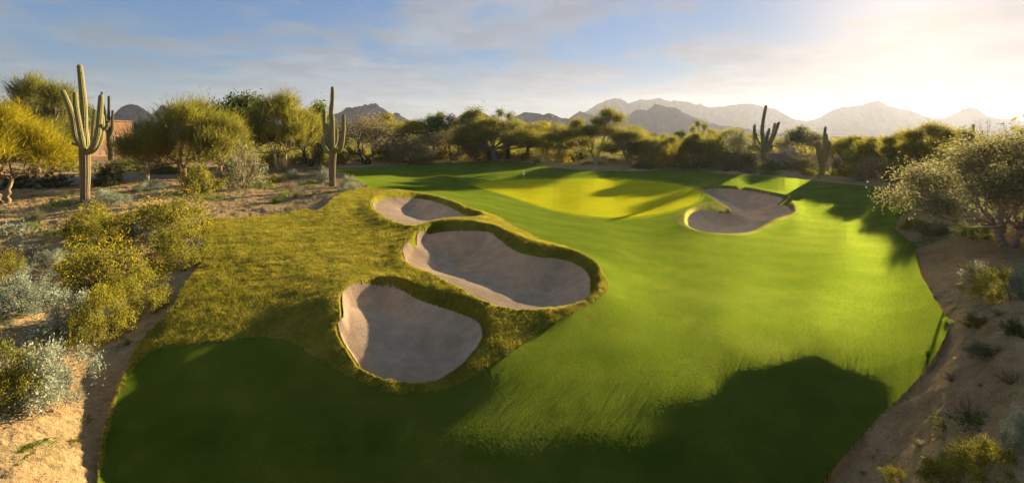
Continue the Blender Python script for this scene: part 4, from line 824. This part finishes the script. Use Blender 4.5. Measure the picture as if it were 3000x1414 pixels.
# ------------------------------------------------------------------ shrubs
GB = 'desert shrubs'
W1 = 'brittle0'; 
for a in [
 # key, leaf, px, py(base), w, h, label
 ('creosote0','dark',55,555,130,70,'dark shrub behind the pale trunk at the left edge'),
 ('creosote1','dark',160,552,105,62,'low dark shrub left of the huge saguaro trunk'),
 ('weed0','weed',190,604,90,34,'green weeds at the left foot of the huge saguaro'),
 ('brittle0','silver',312,604,105,62,'rounded silver-yellow shrub right of the huge saguaro foot'),
 ('creosote0','dark',318,545,96,80,'dark bushy shrub behind the rounded silver-yellow one'),
 ('weed1','green',215,500,90,34,'grey-green weeds behind the huge saguaro trunk'),
 ('brittle1','silver',150,492,60,34,'pale silver shrub under the dark leafy tree'),
 ('brittle1','silver',448,556,95,36,'low silver shrub in the shade under the wide palo verde'),
 ('creosote1','palo',585,572,140,118,'dense dark olive shrub at the foot of the wide palo verde'),
 ('weed0','weed',620,580,95,28,'green weeds along the foot of the dense dark olive shrub'),
 ('creosote0','green',370,505,120,50,'green shrub row before the metal fence, left'),
 ('creosote1','green',480,508,130,46,'green shrub row before the metal fence, right'),
 ('cane0','grey',705,556,165,150,'large grey-green broom shrub left of the cactus bed'),
 ('creosote0','dark',690,540,110,90,'dark shrub inside the large grey-green broom shrub'),
 ('dry0','dry',830,506,56,50,'grey dry shrub at the right end of the large broom shrub'),
 ('creosote1','yellow',810,486,120,62,'yellow-olive bush beneath the two pale slender trunks'),
 ('creosote0','yellow',928,480,78,58,'yellow-green upright bush left of the central saguaro'),
 ('creosote1','green',880,480,72,42,'dark green bush beside the yellow-green upright one'),
 ('creosote0','yellow',990,480,62,46,'yellowish bush right behind the central saguaro'),
 ('weed1','green',915,478,80,20,'low weeds at the foot of the yellow-green upright bush'),
 ('brittle0','silver',855,524,56,34,'small silver-yellow bush on the sandy terrace left of the central saguaro'),
 ('brittle1','silver',953,530,44,44,'silver shrub touching the left side of the central saguaro'),
 ('flower1','silver',1022,556,62,48,'round yellow-tipped bush right of the central saguaro foot'),
 ('weed0','green',770,546,62,34,'dark green leafy weed patch under the large broom shrub'),
 ('brittle0','palo',806,532,44,28,'small olive bush beside the dark green weed patch'),
 ('weed1','weed',908,534,26,16,'tiny green tuft on the sandy terrace'),
 ('dry0','dry',852,553,50,30,'grey dry twig clump, upper one in the cactus bed'),
 ('dry1','dry',868,580,50,38,'grey dry twig clump, lower one in the cactus bed'),
 ('weed0','weed',838,570,34,24,'bright green tuft between the two dry twig clumps'),
 ('tuft0','green',812,590,58,32,'spiky green tuft at the front of the cactus bed'),
 ('weed1','weed',912,548,50,18,'row of small green seedlings in the cactus bed'),
 ('weed0','weed',920,571,48,18,'low green weeds in front of the central saguaro'),
 ('weed1','weed',968,560,44,12,'sparse seedlings directly before the central saguaro foot'),
 # left foreground
 ('flower0','olive',268,694,130,110,'yellow flowering bush left of the largest brittle bush'),
 ('flower1','palo',288,738,128,92,'brightest yellow flower mound left of the turf corner'),
 ('tuft1','green',215,715,44,40,'green tuft at the left side of the brightest flower mound'),
 ('flower0','olive',490,706,200,150,'big golden-topped brittlebush nearest the turf corner, upper half'),
 ('brittle1','palo',520,788,150,140,'silver-yellow brittlebush at the turf edge, lower half'),
 ('brittle0','silver',400,706,90,70,'dim silver side of the brush left of the golden-topped one'),
 ('creosote1','olive',415,620,40,22,'small dark shrub on the dirt behind the golden-topped brush'),
 ('creosote0','olive',355,655,60,42,'green-grey shrub left of the golden-topped brush'),
 ('weed0','weed',490,618,60,36,'fresh green shrub on the open dirt'),
 ('creosote0','green',568,630,66,34,'dark green low shrub on the open dirt near the turf corner'),
 ('weed1','weed',605,631,40,18,'ragged weed trailing right of the dark green low shrub'),
 ('tuft0','grey',112,640,56,44,'spiky olive tuft alone on the left dirt'),
 ('weed0','weed',90,668,80,26,'pale green weeds by the spiky olive tuft'),
 ('weed1','silver',30,690,95,58,'pale leafy weeds at the left edge, upper patch'),
 ('weed0','silver',60,735,90,40,'pale leafy weeds at the left edge, lower patch'),
 ('weed1','green',150,690,56,26,'dark grey-green rosette in the middle of the left dirt'),
 ('weed0','silver',100,705,40,20,'small pale rosette beside the dark one'),
 ('brittle0','silver',148,784,92,66,'small silver bush with yellow flowers, middle left'),
 ('dry1','dry',95,757,80,46,'dry grass clump left of the small silver bush'),
 ('flower1','olive',8,830,80,110,'yellow-green flowering bush cut by the left edge'),
 ('brittle1','silver',40,926,170,140,'silver grey bush in the left corner of the brush bank'),
 ('brittle0','silver',130,900,130,120,'silver bush with dry twigs between grey and golden bushes'),
 ('flower0','olive',300,870,210,200,'tall golden flowering brush in the middle of the left bank'),
 ('brittle1','palo',385,935,180,170,'olive-gold brush on the right flank of the left bank'),
 ('brittle0','silver',215,1000,190,180,'silver-leaved bush at the front of the left bank'),
 ('flower1','palo',300,1000,140,170,'golden bush right of the front silver-leaved one'),
 ('flower0','olive',235,800,110,80,'rust-gold brush at the top of the left bank'),
 ('brittle0','silver',110,1235,230,260,'large pale silver-green bush alone in the lower left'),
 ('brittle1','palo',25,1230,160,220,'dull gold bush cut by the left edge, lower left'),
 ('weed1','weed',60,1345,130,36,'small green weeds on the dirt below the large pale bush'),
 ('weed0','olive',240,1225,60,24,'dark weeds near the turf lip, lower left'),
 ('weed1','olive',200,1290,70,24,'sparse weeds between the large pale bush and the turf lip'),
 ('weed0','weed',455,852,30,16,'tiny weed on dirt beside the left bank'),
 ('weed1','weed',375,1000,60,20,'tiny weeds at the foot of the left bank'),
 # behind the green
 ('creosote0','dark',1035,474,110,52,'dark bush left of the dark leaning trunk'),
 ('round','',0,0,0,0,''),
 ('creosote1','green',1128,474,120,66,'wide dark green bush right of the dark leaning trunk'),
 ('creosote0','yellow',1152,475,70,56,'tall yellow-green bush at the end of the wide dark one'),
 ('creosote1','yellow',1285,466,60,38,'yellow bush behind the bare V-trunk mesquite, left side'),
 ('creosote0','yellow',1336,466,56,34,'yellow bush right of the black V-shaped trunk'),
 ('flower0','palo',1478,466,50,34,'vivid yellow bush right of the thick grey trunk'),
 ('brittle0','silver',1515,468,48,24,'grey-green bush beside the vivid yellow one'),
 ('flower1','palo',1541,471,40,24,'small yellow-flecked bush at the foot of the dark trunk'),
 ('weed0','weed',1572,472,34,14,'low green clump between yellow bushes'),
 ('flower0','palo',1572,478,22,16,'tiny yellow bush nearest the mound edge'),
 ('weed1','weed',1603,468,30,20,'bright green dome bush left of the round yellow-green one'),
 ('creosote1','yellow',1644,477,66,46,'round yellow-green bush left of the umbrella-shaped tree'),
 ('creosote0','palo',1678,470,28,26,'small olive bush beside the round yellow-green one'),
 ('creosote1','dark',1705,466,60,36,'dark bush behind the umbrella-shaped tree trunks'),
 ('weed0','weed',1718,478,46,14,'grass patch at the left of the pale forked trunks'),
 ('weed1','olive',1757,480,30,14,'weed at the right of the pale forked trunks'),
 ('brittle0','grey',1775,466,50,20,'grey shrub row behind the wooden bench'),
 ('brittle1','grey',1885,494,70,24,'blue-grey low shrub at the left end of the right thicket'),
 ('creosote1','yellow',1905,492,95,64,'yellow-green bush at the left front of the right thicket'),
 ('brittle0','silver',1952,493,54,20,'blue-grey low shrub before the yellow-green bushes'),
 ('creosote0','yellow',1975,492,110,76,'tall yellow-green bush in the front of the right thicket'),
 ('weed0','green',2018,496,42,16,'dark green low plant on the lawn edge'),
 ('creosote1','palo',2060,492,80,56,'olive-yellow bush right of the tall yellow-green one'),
 ('dry1','dry',2130,502,100,56,'tangled grey dry brush behind the lawn edge'),
 ('creosote0','green',2175,500,110,70,'green bush below the feathery palo verde'),
 ('brittle1','tan',2195,506,50,24,'pinkish tan low bush at the lawn edge'),
 ('brittle0','silver',2300,484,110,62,'lavender pale bush between the two backlit saguaros'),
 ('creosote1','green',2265,500,100,44,'lush green bush below the leaning saguaro'),
 ('creosote0','palo',2340,504,130,52,'wide olive bush in front of the lavender pale one'),
 ('weed1','weed',2245,509,44,24,'small bright green bush on the lawn edge below the leaning saguaro'),
 ('weed0','weed',2275,510,34,20,'second small green bush on the lawn edge, right neighbor of the bright one'),
 ('creosote1','palo',2375,513,60,26,'low olive bush at the feet of the chubby saguaro'),
 ('creosote0','palo',2462,514,80,60,'yellow-olive bush right of the chubby saguaro'),
 ('weed1','weed',2399,519,14,12,'tiny lone green shoot on the pink dirt strip'),
 ('creosote1','yellow',2500,520,110,62,'golden olive bush in the sun haze'),
 ('brittle0','tan',2570,526,130,84,'hazy tan bush below the glare'),
 ('creosote0','olive',2640,535,130,90,'hazy olive bush where the lawn corner ends'),
 ('creosote1','olive',2720,545,140,100,'hazy olive bush left of the large nearby tree'),
 # right bank
 ('flower0','palo',2680,676,70,46,'small yellow-green bush at the bend of the dirt bank'),
 ('creosote1','grey',2745,690,130,60,'grey-green brush under the low branches of the big tree'),
 ('creosote0','dark',2850,700,120,60,'dark brush in the shade of the big tree'),
 ('cane1','silver',2858,825,84,86,'pale seed-headed bush on the shaded right bank'),
 ('weed0','green',2900,800,120,40,'dark green plants behind the pale seed-headed bush'),
 ('flower1','olive',2930,880,130,110,'orange-gold bush on the shaded right bank'),
 ('brittle1','silver',2990,860,70,110,'blue-grey bush cut by the right edge, upper'),
 ('dry0','dry',2930,920,76,30,'fallen dry branch clump below the orange-gold bush'),
 ('brittle0','grey',2895,1050,110,60,'grey bush with thin stems in the middle of the right bank'),
 ('dry1','dry',2836,1222,90,100,'skeletal white-branched shrub on the lower right bank'),
 ('weed1','green',2770,1255,120,44,'dark green weeds left of the white-branched shrub'),
 ('weed0','green',2880,1250,150,44,'dark green weeds right of the white-branched shrub'),
 ('flower0','palo',2780,1460,170,110,'sunlit yellow bush in the lower right corner'),
 ('flower1','palo',2890,1440,160,140,'taller golden bush right of the sunlit yellow one'),
 ('brittle1','silver',2995,1330,90,140,'blue-grey bush cut by the right edge, lower'),
 ('dry1','dry',2790,1120,80,40,'dry twig mat halfway down the right bank'),
 ('creosote0','olive',2865,960,90,56,'dim olive scrub between the dry branch clump and the grey bush'),
 ('dry0','dry',2960,1110,90,60,'dry grey scrub near the right edge below the grey bush'),
 ('creosote1','dark',2975,980,80,70,'dark scrub at the right edge above the dry grey scrub'),
 ('tuft1','grey',2700,1290,60,34,'low grass tuft on the lower right bank near the turf'),
 ('brittle1','olive',2640,1400,90,50,'dim olive plant at the bottom of the right bank'),
 ('weed0','green',2776,948,24,28,'small leafy weed on the right turf edge'),
 ('weed1','green',2720,1045,40,22,'small weed lower down the right turf edge'),
 ]:
    if a[0] == 'round': continue
    if a[1] == 'silver' and 'lavender' in a[6]: a = (a[0], 'lavender') + a[2:]
    nm = {'weed': 'weed', 'dry': 'dry_shrub', 'tuft': 'grass_tuft'}.get(a[0][:-1], 'shrub')
    bush(*a, cat={'weed': 'weeds', 'dry_shrub': 'dry shrub', 'grass_tuft': 'grass tuft'}.get(nm, 'bush'), group=GB, name=nm)
# ------------------------------------------------------------------ uncountable plants
def scatter(name, label, P, S_, mat, seed, nl=14, leaf=(.10, .05), flat=.6, kind='stuff'):
    rng = np.random.RandomState(seed); P = np.asarray(P); k = np.repeat(np.arange(len(P)), nl); s = np.asarray(S_)[k][:, None]
    v = rng.normal(size=(len(k), 3)); v /= np.linalg.norm(v, axis=1)[:, None]; v[:, 2] = np.abs(v[:, 2]) * flat
    Pb = P[k] + v * s * rng.uniform(.3, 1, (len(k), 1))
    V_, F3, F4 = blades(Pb, v + rng.normal(size=v.shape) * .7, leaf[0] * s[:, 0] * rng.uniform(.6, 1.3, len(k)), leaf[1] * s[:, 0] * rng.uniform(.6, 1.3, len(k)), rng, 'leaf')
    tn = np.repeat(np.clip(.5 + rng.uniform(-.3, .3, len(P))[k] + rng.normal(size=len(k)) * .12, 0, 1), 4)
    o = link(name, make_mesh(name, V_, F3, F4, tn, smooth=False, mats=[mat])); tag(o, label, None, kind=kind); return o
rg = np.random.RandomState(77)
# low weeds and litter over the near desert floor
pp, ss = [], []
tries = 0
_desert = (zone == 0)
cXY = V[Q[_desert]].mean(1); cuv = np.stack([cu[_desert], cw[_desert]], 1)
mk = (cuv[:, 0] > -200) & (cuv[:, 0] < 3200) & (cuv[:, 1] > 55) & (cuv[:, 1] < 1100)
cXY = cXY[mk]; cuv = cuv[mk]
den_ = fbm(cXY[:, 0] * .16, cXY[:, 1] * .16, 3, 60) + .35 * fbm(cXY[:, 0] * .9, cXY[:, 1] * .9, 2, 61)
pr = sstep(.02, .35, den_) + .03; pr *= 1 / np.maximum(cuv[:, 1], 60) ** .0
sel = np.nonzero(rg.rand(len(pr)) < pr * .022)[0]
scatter('ground_weeds', 'scattered low green weeds over the desert dirt', cXY[sel], rg.uniform(.04, .16, len(sel)) * np.clip(cXY[sel][:, 1] / 30, .5, 3), L['weed'], 5, 16, (.6, .35), .5)
sel = np.nonzero(rg.rand(len(pr)) < .012)[0]
scatter('leaf_litter', 'dry brown leaf litter and twigs over the dirt', cXY[sel], rg.uniform(.05, .16, len(sel)) * np.clip(cXY[sel][:, 1] / 30, .5, 3), L['tan'], 6, 10, (.4, .12), .15)
# far scrub between the named trees and the mountains
NF = 2600
yy = np.exp(rg.uniform(math.log(118), math.log(900), NF)); uu = rg.uniform(-500, 3600, NF); xx = (uu - 1500) / F * yy
zf = H0(uu, F * HC / yy)
s_ = rg.uniform(1.2, 3.0, NF) * np.clip(yy / 200, .8, 1.5); s_ = np.minimum(s_, 2.6)
scatter('distant_scrub', 'far desert scrub reaching to the foot of the mountains', np.stack([xx, yy, zf + .2], 1), s_, L['olive'], 8, 60, (.30, .2), .75)
for nm_, lb_, mt_k, sd in (('undergrowth', 'dark mixed undergrowth filling the gaps behind the trees', 'olive', 9), ('undergrowth', 'yellowish undergrowth between the trunks behind the green', 'palo', 10)):
    yy = rg.uniform(97, 128, 380); uu = rg.uniform(-300, 3500, 380); kp = ~((uu > 130) & (uu < 470)); yy = yy[kp]; uu = uu[kp]; xx = (uu - 1500) / F * yy
    scatter(nm_, lb_, np.stack([xx, yy, H0(uu, F * HC / yy) + .1], 1), rg.uniform(1.2, 3.0, len(yy)), L[mt_k], sd, 420, (.10, .06), 1.0)
# gravel on the dirt
sel = np.nonzero(rg.rand(len(pr)) < .02)[0]; ng = len(sel); rr_ = rg.uniform(.012, .045, ng) * np.clip(cXY[sel][:, 1] / 22, .6, 2.5)
oc = np.array([(1, 0, 0), (-1, 0, 0), (0, 1, 0), (0, -1, 0), (0, 0, .8), (0, 0, -.6)]); of = np.array([(0, 2, 4), (2, 1, 4), (1, 3, 4), (3, 0, 4), (2, 0, 5), (1, 2, 5), (3, 1, 5), (0, 3, 5)])
gV = cXY[sel][:, None] + oc[None] * rr_[:, None, None] * rg.uniform(.7, 1.3, (ng, 6, 1)); gF = (of[None] + np.arange(ng)[:, None, None] * 6).reshape(-1, 3)
M_gr = earth_mat('gravel_stone', (.22, .15, .10), (.38, .29, .20), (.52, .42, .32))
tag(link('gravel', make_mesh('gravel', gV.reshape(-1, 3), gF, None, mats=[M_gr], smooth=False)), 'small stones strewn over the dirt', None, kind='stuff')
# turf blades
def turf(mask, name, label, mat, n, L0, L1, Wd, umin, umax, wmin, wmax, seed):
    rng = np.random.RandomState(seed); qq = Q[mask & (cu > umin) & (cu < umax) & (cw > wmin) & (cw < wmax)]
    c4 = V[qq]; area = np.linalg.norm(np.cross(c4[:, 2] - c4[:, 0], c4[:, 3] - c4[:, 1]), axis=1) / 2
    dcam = np.linalg.norm(c4.mean(1) - [0, 0, HC], axis=1)
    p = area / dcam ** 1.6; k = rng.choice(len(qq), n, p=p / p.sum()); a = rng.rand(n, 1); b = rng.rand(n, 1)
    Pb = (c4[k, 0] * (1 - a) + c4[k, 1] * a) * (1 - b) + (c4[k, 3] * (1 - a) + c4[k, 2] * a) * b
    sc = (dcam[k] / 14) ** .35
    cl_ = fbm(Pb[:, 0] * 2.2, Pb[:, 1] * 2.2, 3, seed) * (1.0 if seed == 3 else .35)
    D = rng.normal(size=(n, 3)) * .55 + [0, 0, 1]
    V_, F3, F4 = blades(Pb - [0, 0, .01], D, rng.uniform(L0, L1, n) * sc * (1 + cl_ * .8), Wd * sc * rng.uniform(.7, 1.3, n), rng, 'blade')
    tn = np.repeat(np.clip(.5 + cl_ * .6 + rng.normal(size=n) * .13, 0, 1), 3)
    o = link(name, make_mesh(name, V_, F3, F4, tn, smooth=False, mats=[mat])); tag(o, label, None, kind='stuff')
M_tb = leaf_mat('blades_golden', (.06, .07, .007), (.19, .165, .016), (.38, .295, .04), .5)
M_tf = leaf_mat('blades_green', (.02, .05, .003), (.062, .10, .006), (.135, .165, .014), .5)
turf(zone == 2, 'rough_blades', 'shaggy golden grass blades of the rough', M_tb, 330000, 0.035, .085, .010, 200, 1900, 190, 1000, 3)
turf((zone == 1), 'fairway_blades', 'short green grass blades of the fairway', M_tf, 520000, .010, .024, .009, 200, 2850, 230, 1050, 4)
# ------------------------------------------------------------------ golf flag
x, y, z = ground(1534, 545)
e = bpy.data.objects.new('golf_flag', None); C.objects.link(e); e.location = (x, y, z); tag(e, 'white pennant hanging on a thin pole in the putting green', 'golf flag')
def simple(name, col, rough=.5):
    m = bpy.data.materials.new(name); t = NT(m); P = objvec(t)
    c = t.mix(t.noise(P, 7, 3, .6), col, tuple(v * .8 for v in col))
    t.out(t.n('ShaderNodeBsdfPrincipled', {'Base Color': c, 'Roughness': rough}).outputs[0]); return m
M_white = simple('flag_cloth', (.8, .8, .82)); M_pole = simple('pole_paint', (.45, .48, .42)); M_logo = simple('flag_emblem', (.04, .05, .12)); M_cup = simple('cup_dark', (.03, .03, .03))
fh = 2.24
V_, F_ = [], []; tube([(0, 0, -.1), (0, 0, 1), (0, 0, fh)], [.016, .014, .012], 8, V_, F_); link('pole', make_mesh('flag_pole', V_[0], None, F_[0], mats=[M_pole]), e)
g = []; rows = 10
for i in range(rows + 1):
    v = i / rows; zz_ = fh - .03 - v * .66; hw = .02 + .17 * v ** .8
    for j in range(9):
        s_ = j / 8 * 2 - 1; g.append((s_ * hw + .0 * v + .03 * v, -.03 - .07 * math.cos(s_ * 4.5 + v) * v, zz_ + .03 * s_ * v - .05 * (1 - s_ * s_) * v * 0))
ix = np.arange((rows + 1) * 9).reshape(rows + 1, 9); q = np.stack([ix[:-1, :-1], ix[1:, :-1], ix[1:, 1:], ix[:-1, 1:]], -1).reshape(-1, 4)
fl = link('flag', make_mesh('flag_cloth', g, None, q, mats=[M_white]), e)
lg = [(x_ * .055 + .03, -.125 , fh - .45 + z_ * .085) for x_, z_ in [(0, -1), (.8, -.4), (.5, .3), (.9, 1), (0, .5), (-.9, 1), (-.5, .3), (-.8, -.4)]]
link('emblem', make_mesh('flag_emblem', lg + [(.03, -.13, fh - .45)], [(8, i, (i + 1) % 8) for i in range(8)], None, mats=[M_logo], smooth=False), fl)
cupv = [(math.cos(a) * .06, math.sin(a) * .06, .012) for a in np.arange(16) * math.pi / 8] + [(0, 0, .011)]
link('cup', make_mesh('hole_cup', cupv, [(16, i, (i + 1) % 16) for i in range(16)], None, mats=[M_cup]), e)
# ------------------------------------------------------------------ buildings, fence, bench, vehicles, rocks
def bxs(parts):
    """boxes (x0,x1,y0,y1,z0,z1) with a small bevel-like taper joined into one mesh"""
    V_, F_ = [], []
    for x0, x1, y0, y1, z0, z1 in parts:
        b = len(V_); V_ += [(x, y, z) for x in (x0, x1) for y in (y0, y1) for z in (z0, z1)]
        F_ += [tuple(b + i for i in f) for f in [(0, 1, 3, 2), (4, 6, 7, 5), (0, 4, 5, 1), (2, 3, 7, 6), (0, 2, 6, 4), (1, 5, 7, 3)]]
    return V_, F_
def pbox(name, mat, parent, parts, label=None):
    V_, F_ = bxs(parts); o = link(name, make_mesh(name, V_, None, F_, smooth=False, mats=[mat]), parent)
    if label: o['label'] = label
    return o
M_ado = earth_mat('adobe_plaster', (.34, .20, .10), (.44, .27, .14), (.50, .32, .18), bumpd=.2)
M_dk = simple('dark_opening', (.015, .013, .012), .3); M_trim = simple('pale_trim', (.5, .42, .3)); M_metal = simple('fence_metal', (.30, .26, .20), .45)
M_roof = simple('roof_tile', (.10, .085, .08)); M_wood = simple('bench_wood', (.22, .07, .03))
Yh = 113.0; s = Yh / F; X_ = lambda px: (px - 1500) * s; Z_ = lambda py: HC - (py - HOR) * s
h = bpy.data.objects.new('house', None); C.objects.link(h); h.location = (X_(280), Yh, Z_(468)); tag(h, 'tan adobe house with flat roof behind the huge saguaro', 'house')
ox, oz = X_(280), Z_(468)
def hb(name, mat, lst, par=h): return pbox(name, mat, par, [(X_(a) - ox, X_(b) - ox, y0, y1, Z_(c) - oz, Z_(d) - oz) for a, b, d, c, y0, y1 in lst])
hb('wall', M_ado, [(330, 402, 352, 475, 3, 12), (150, 262, 398, 475, 0, 9), (262.2, 329.8, 376, 475, 2, 11), (402.2, 600, 392, 475, 4, 12)])
hb('parapet', M_ado, [(328.5, 403.5, 349.5, 353.5, 2.7, 12.3), (148.5, 262, 395.5, 399, -.3, 9.3), (262.5, 328.3, 374, 377.5, 1.7, 11.3)])
hb('roof', M_roof, [(404, 602, 388, 392.5, 3.6, 12.4)])
hb('chimney', M_ado, [(352, 362, 340, 349.3, 6, 7.5)])
for a, b, c, d, y0 in [(187, 206, 410, 432, -.05), (226, 246, 412, 440, -.05), (275, 296, 400, 425, 1.95), (352, 372, 400, 420, 2.95), (420, 450, 408, 440, 3.95), (500, 530, 408, 440, 3.95)]:
    wn = hb('window', M_dk, [(a, b, c, d, y0, y0 + .2)])
    hb('frame', M_trim, [(a - 1.2, b + 1.2, c - 1.6, c - .1, y0 - .12, y0 + .15), (a - 1.2, a - .1, c, d, y0 - .1, y0 + .15), (b + .1, b + 1.2, c, d, y0 - .1, y0 + .15)], wn)
h.rotation_euler = (0, 0, math.radians(75))
pl = hb('pillar', M_ado, [(157, 174, 436, 475, -3.5, -2)])
Yf = 104.0; s = Yf / F
wl = bpy.data.objects.new('garden_wall', None); C.objects.link(wl); wl.location = (X_(290), Yf, Z_(472)); tag(wl, 'low tan garden wall running beneath the metal fence', 'wall')
ox, oz = X_(290), Z_(472)
hb('wall', M_ado, [(150, 430, 459, 476, 0, .5)], wl); hb('cap', M_trim, [(149, 431, 457.3, 458.8, -.06, .56)], wl)
fe = bpy.data.objects.new('metal_fence', None); C.objects.link(fe); fe.location = (X_(290), Yf, Z_(457.3)); tag(fe, 'metal fence with arched top rails on the low tan wall', 'fence')
ox, oz = X_(290), Z_(457.3)
for i, px in enumerate([262, 296, 314, 318, 334, 352, 372, 392, 412, 430]):
    hb('post', M_metal, [(px - .5, px + .5, 423, 457.2, .2, .28)], fe)
V_, F_ = [], []
for a, b in [(262, 314), (318, 352), (352, 392), (392, 430)]:
    for k in range(3):
        P = [(X_(a + (b - a) * t_) - ox, .24, Z_(421.5 + k * 2.4 + (4.0 * (2 * t_ - 1) ** 2 if a % 4 else 4.0 * t_ ** 2)) - oz) for t_ in np.linspace(0, 1, 9)]
        tube(P, [.028] * 9, 5, V_, F_)
    n_ = int((b - a) / 1.6)
    for k in range(n_):
        xq = X_(a + (b - a) * (k + .5) / n_) - ox; tube([(xq, .24, .02), (xq, .24, Z_(427) - oz)], [.008] * 2, 3, V_, F_)
link('railing', make_mesh('fence_railing', np.concatenate(V_), None, np.concatenate(F_), mats=[M_metal]), fe)
for o_ in (wl, fe): o_.rotation_euler = (0, 0, math.radians(60)); o_.scale = (.78, 1, 1)
# bench
x, y, z = ground(1797, 474); be = bpy.data.objects.new('park_bench', None); C.objects.link(be); be.location = (x, y, z); be.rotation_euler = (0, 0, .2); tag(be, 'red-brown wooden bench under the dusty olive tree', 'bench')
pbox('seat', M_wood, be, [(-.95, .95, -.28 + i * .15, -.28 + i * .15 + .12, .43, .47) for i in range(4)])
pbox('backrest', M_wood, be, [(-.95, .95, .34, .38, .55 + i * .15, .55 + i * .15 + .12) for i in range(3)])
for sx_ in (-.85, .78):
    pbox('leg', M_wood, be, [(sx_, sx_ + .08, -.27, -.17, 0, .425), (sx_, sx_ + .08, .385, .46, 0, .97), (sx_, sx_ + .08, -.165, .38, .35, .425)])
# parked cars seen in the gap between the trees
def car(px, py, w_m, col, glass, label, rot):
    x, y, z = ground(px, py); e = bpy.data.objects.new('parked_car', None); C.objects.link(e); e.location = (x, y, z); e.rotation_euler = (0, 0, rot); tag(e, label, 'car', 'cars parked behind the trees')
    k = w_m / 4.4
    def prof(name, pts2, hw, mat, hw2=None, par=e):
        n = len(pts2); V_ = [(a * k, -(hw if b < .95 else (hw2 or hw)) * k, b * k) for a, b in pts2] + [(a * k, (hw if b < .95 else (hw2 or hw)) * k, b * k) for a, b in pts2]
        me = bpy.data.meshes.new(name); me.from_pydata(V_, [], [tuple(range(n))[::-1], tuple(range(n, 2 * n))] + [(i, (i + 1) % n, n + (i + 1) % n, n + i) for i in range(n)]); me.materials.append(mat); return link(name, me, par)
    paint = simple('car_paint_' + label[:4], col, .25)
    prof('body', [(-2.2, .3), (-2.15, .75), (-1.9, .92), (-1.0, .98), (1.0, .98), (2.0, .82), (2.2, .65), (2.2, .3)], .88, paint)
    prof('cabin', [(-1.35, .985), (-1.0, 1.42), (.5, 1.45), (1.15, .985)], .78, glass, .66)
    pbox('roof', paint, e, [(-.95 * k, .45 * k, -.64 * k, .64 * k, 1.452 * k, 1.48 * k)])
    for wx in (-1.35, 1.35):
        for wy in (-.80, .80):
            V_, F_ = [], []; tube([(wx * k, (wy - .1) * k, .32 * k), (wx * k, (wy + .1) * k, .32 * k)], [.32 * k] * 2, 16, V_, F_)
            cap = [[(wx + math.cos(a) * .3) * k, (wy + sg * .101) * k, (.32 + math.sin(a) * .3) * k] for sg in (-1, 1) for a in np.arange(16) * math.pi / 8]
            nb = len(V_[0]); F3 = [(nb, nb + i, nb + i + 1) for i in range(1, 15)] + [(nb + 16, nb + 16 + i, nb + 17 + i) for i in range(1, 15)]
            link('wheel', make_mesh('wheel', np.concatenate([V_[0], cap]), F3, F_[0], mats=[M_dk]), e)
    for hy in (-.6, .6): pbox('headlight', M_trim, e, [(2.17 * k, 2.215 * k, (hy - .17) * k, (hy + .17) * k, .55 * k, .68 * k)])
M_gl = simple('car_glass', (.10, .13, .18), .08)
car(1146, 452, 4.4, (.20, .24, .32), M_gl, 'blue-grey car parked in the gap below the yellow-olive tree', 2.6)
car(1182, 449, 4.6, (.42, .38, .34), M_gl, 'pale grey-tan car parked right of the blue-grey one', -.4)
# rocks
def rock(px, py, wpx, label, seed):
    x, y, z = ground(px, py); r = wpx * y / F / 2; rng = np.random.RandomState(seed)
    th, ph = np.meshgrid(np.linspace(0, 2 * math.pi, 15)[:-1], np.linspace(0, math.pi, 9), indexing='ij')
    d = np.stack([np.sin(ph) * np.cos(th), np.sin(ph) * np.sin(th), np.cos(ph)], -1)
    rr = 1 + fbm(d[..., 0] * 1.6 + d[..., 2] * 1.1, d[..., 1] * 1.6 + seed, 3, seed) * .6
    V_ = (d * rr[..., None] * [1, .8, .62] * r).reshape(-1, 3); ix = np.arange(14 * 9).reshape(14, 9); ix = np.vstack([ix, ix[:1]])
    q = np.stack([ix[:-1, :-1], ix[:-1, 1:], ix[1:, 1:], ix[1:, :-1]], -1).reshape(-1, 4)
    o = link('rock', make_mesh('rock', V_, None, q, mats=[M_rk], smooth=False), None, (x, y, z + r * .25)); tag(o, label, 'rock', 'rocks around the green')
M_rk = earth_mat('rock_stone', (.20, .14, .10), (.32, .24, .17), (.42, .33, .25))
for i, a in enumerate([(1315, 474, 14, 'lone pale rock on the path before the black V-shaped trunk'), (1383, 471, 8, 'small rock on the path left of the mound'), (1441, 471, 14, 'tan rock at the foot of the dark cactus stump'), (1488, 470, 16, 'brown rock below the vivid yellow bush'), (1507, 471, 12, 'flat grey rock right of the brown one'), (1523, 472, 13, 'light rock beside the yellow-flecked bush'), (1515, 475, 9, 'dark brown rock nearest the mound edge'), (2866, 1229, 22, 'white bleached rock right of the skeletal shrub'), (535, 566, 13, 'grey rock in the shade under the wide palo verde'), (330, 583, 10, 'small rock on the left dirt path'), (905, 552, 6, 'tiny pebble-like rock in the cactus bed')]): rock(*a, seed=i + 2)
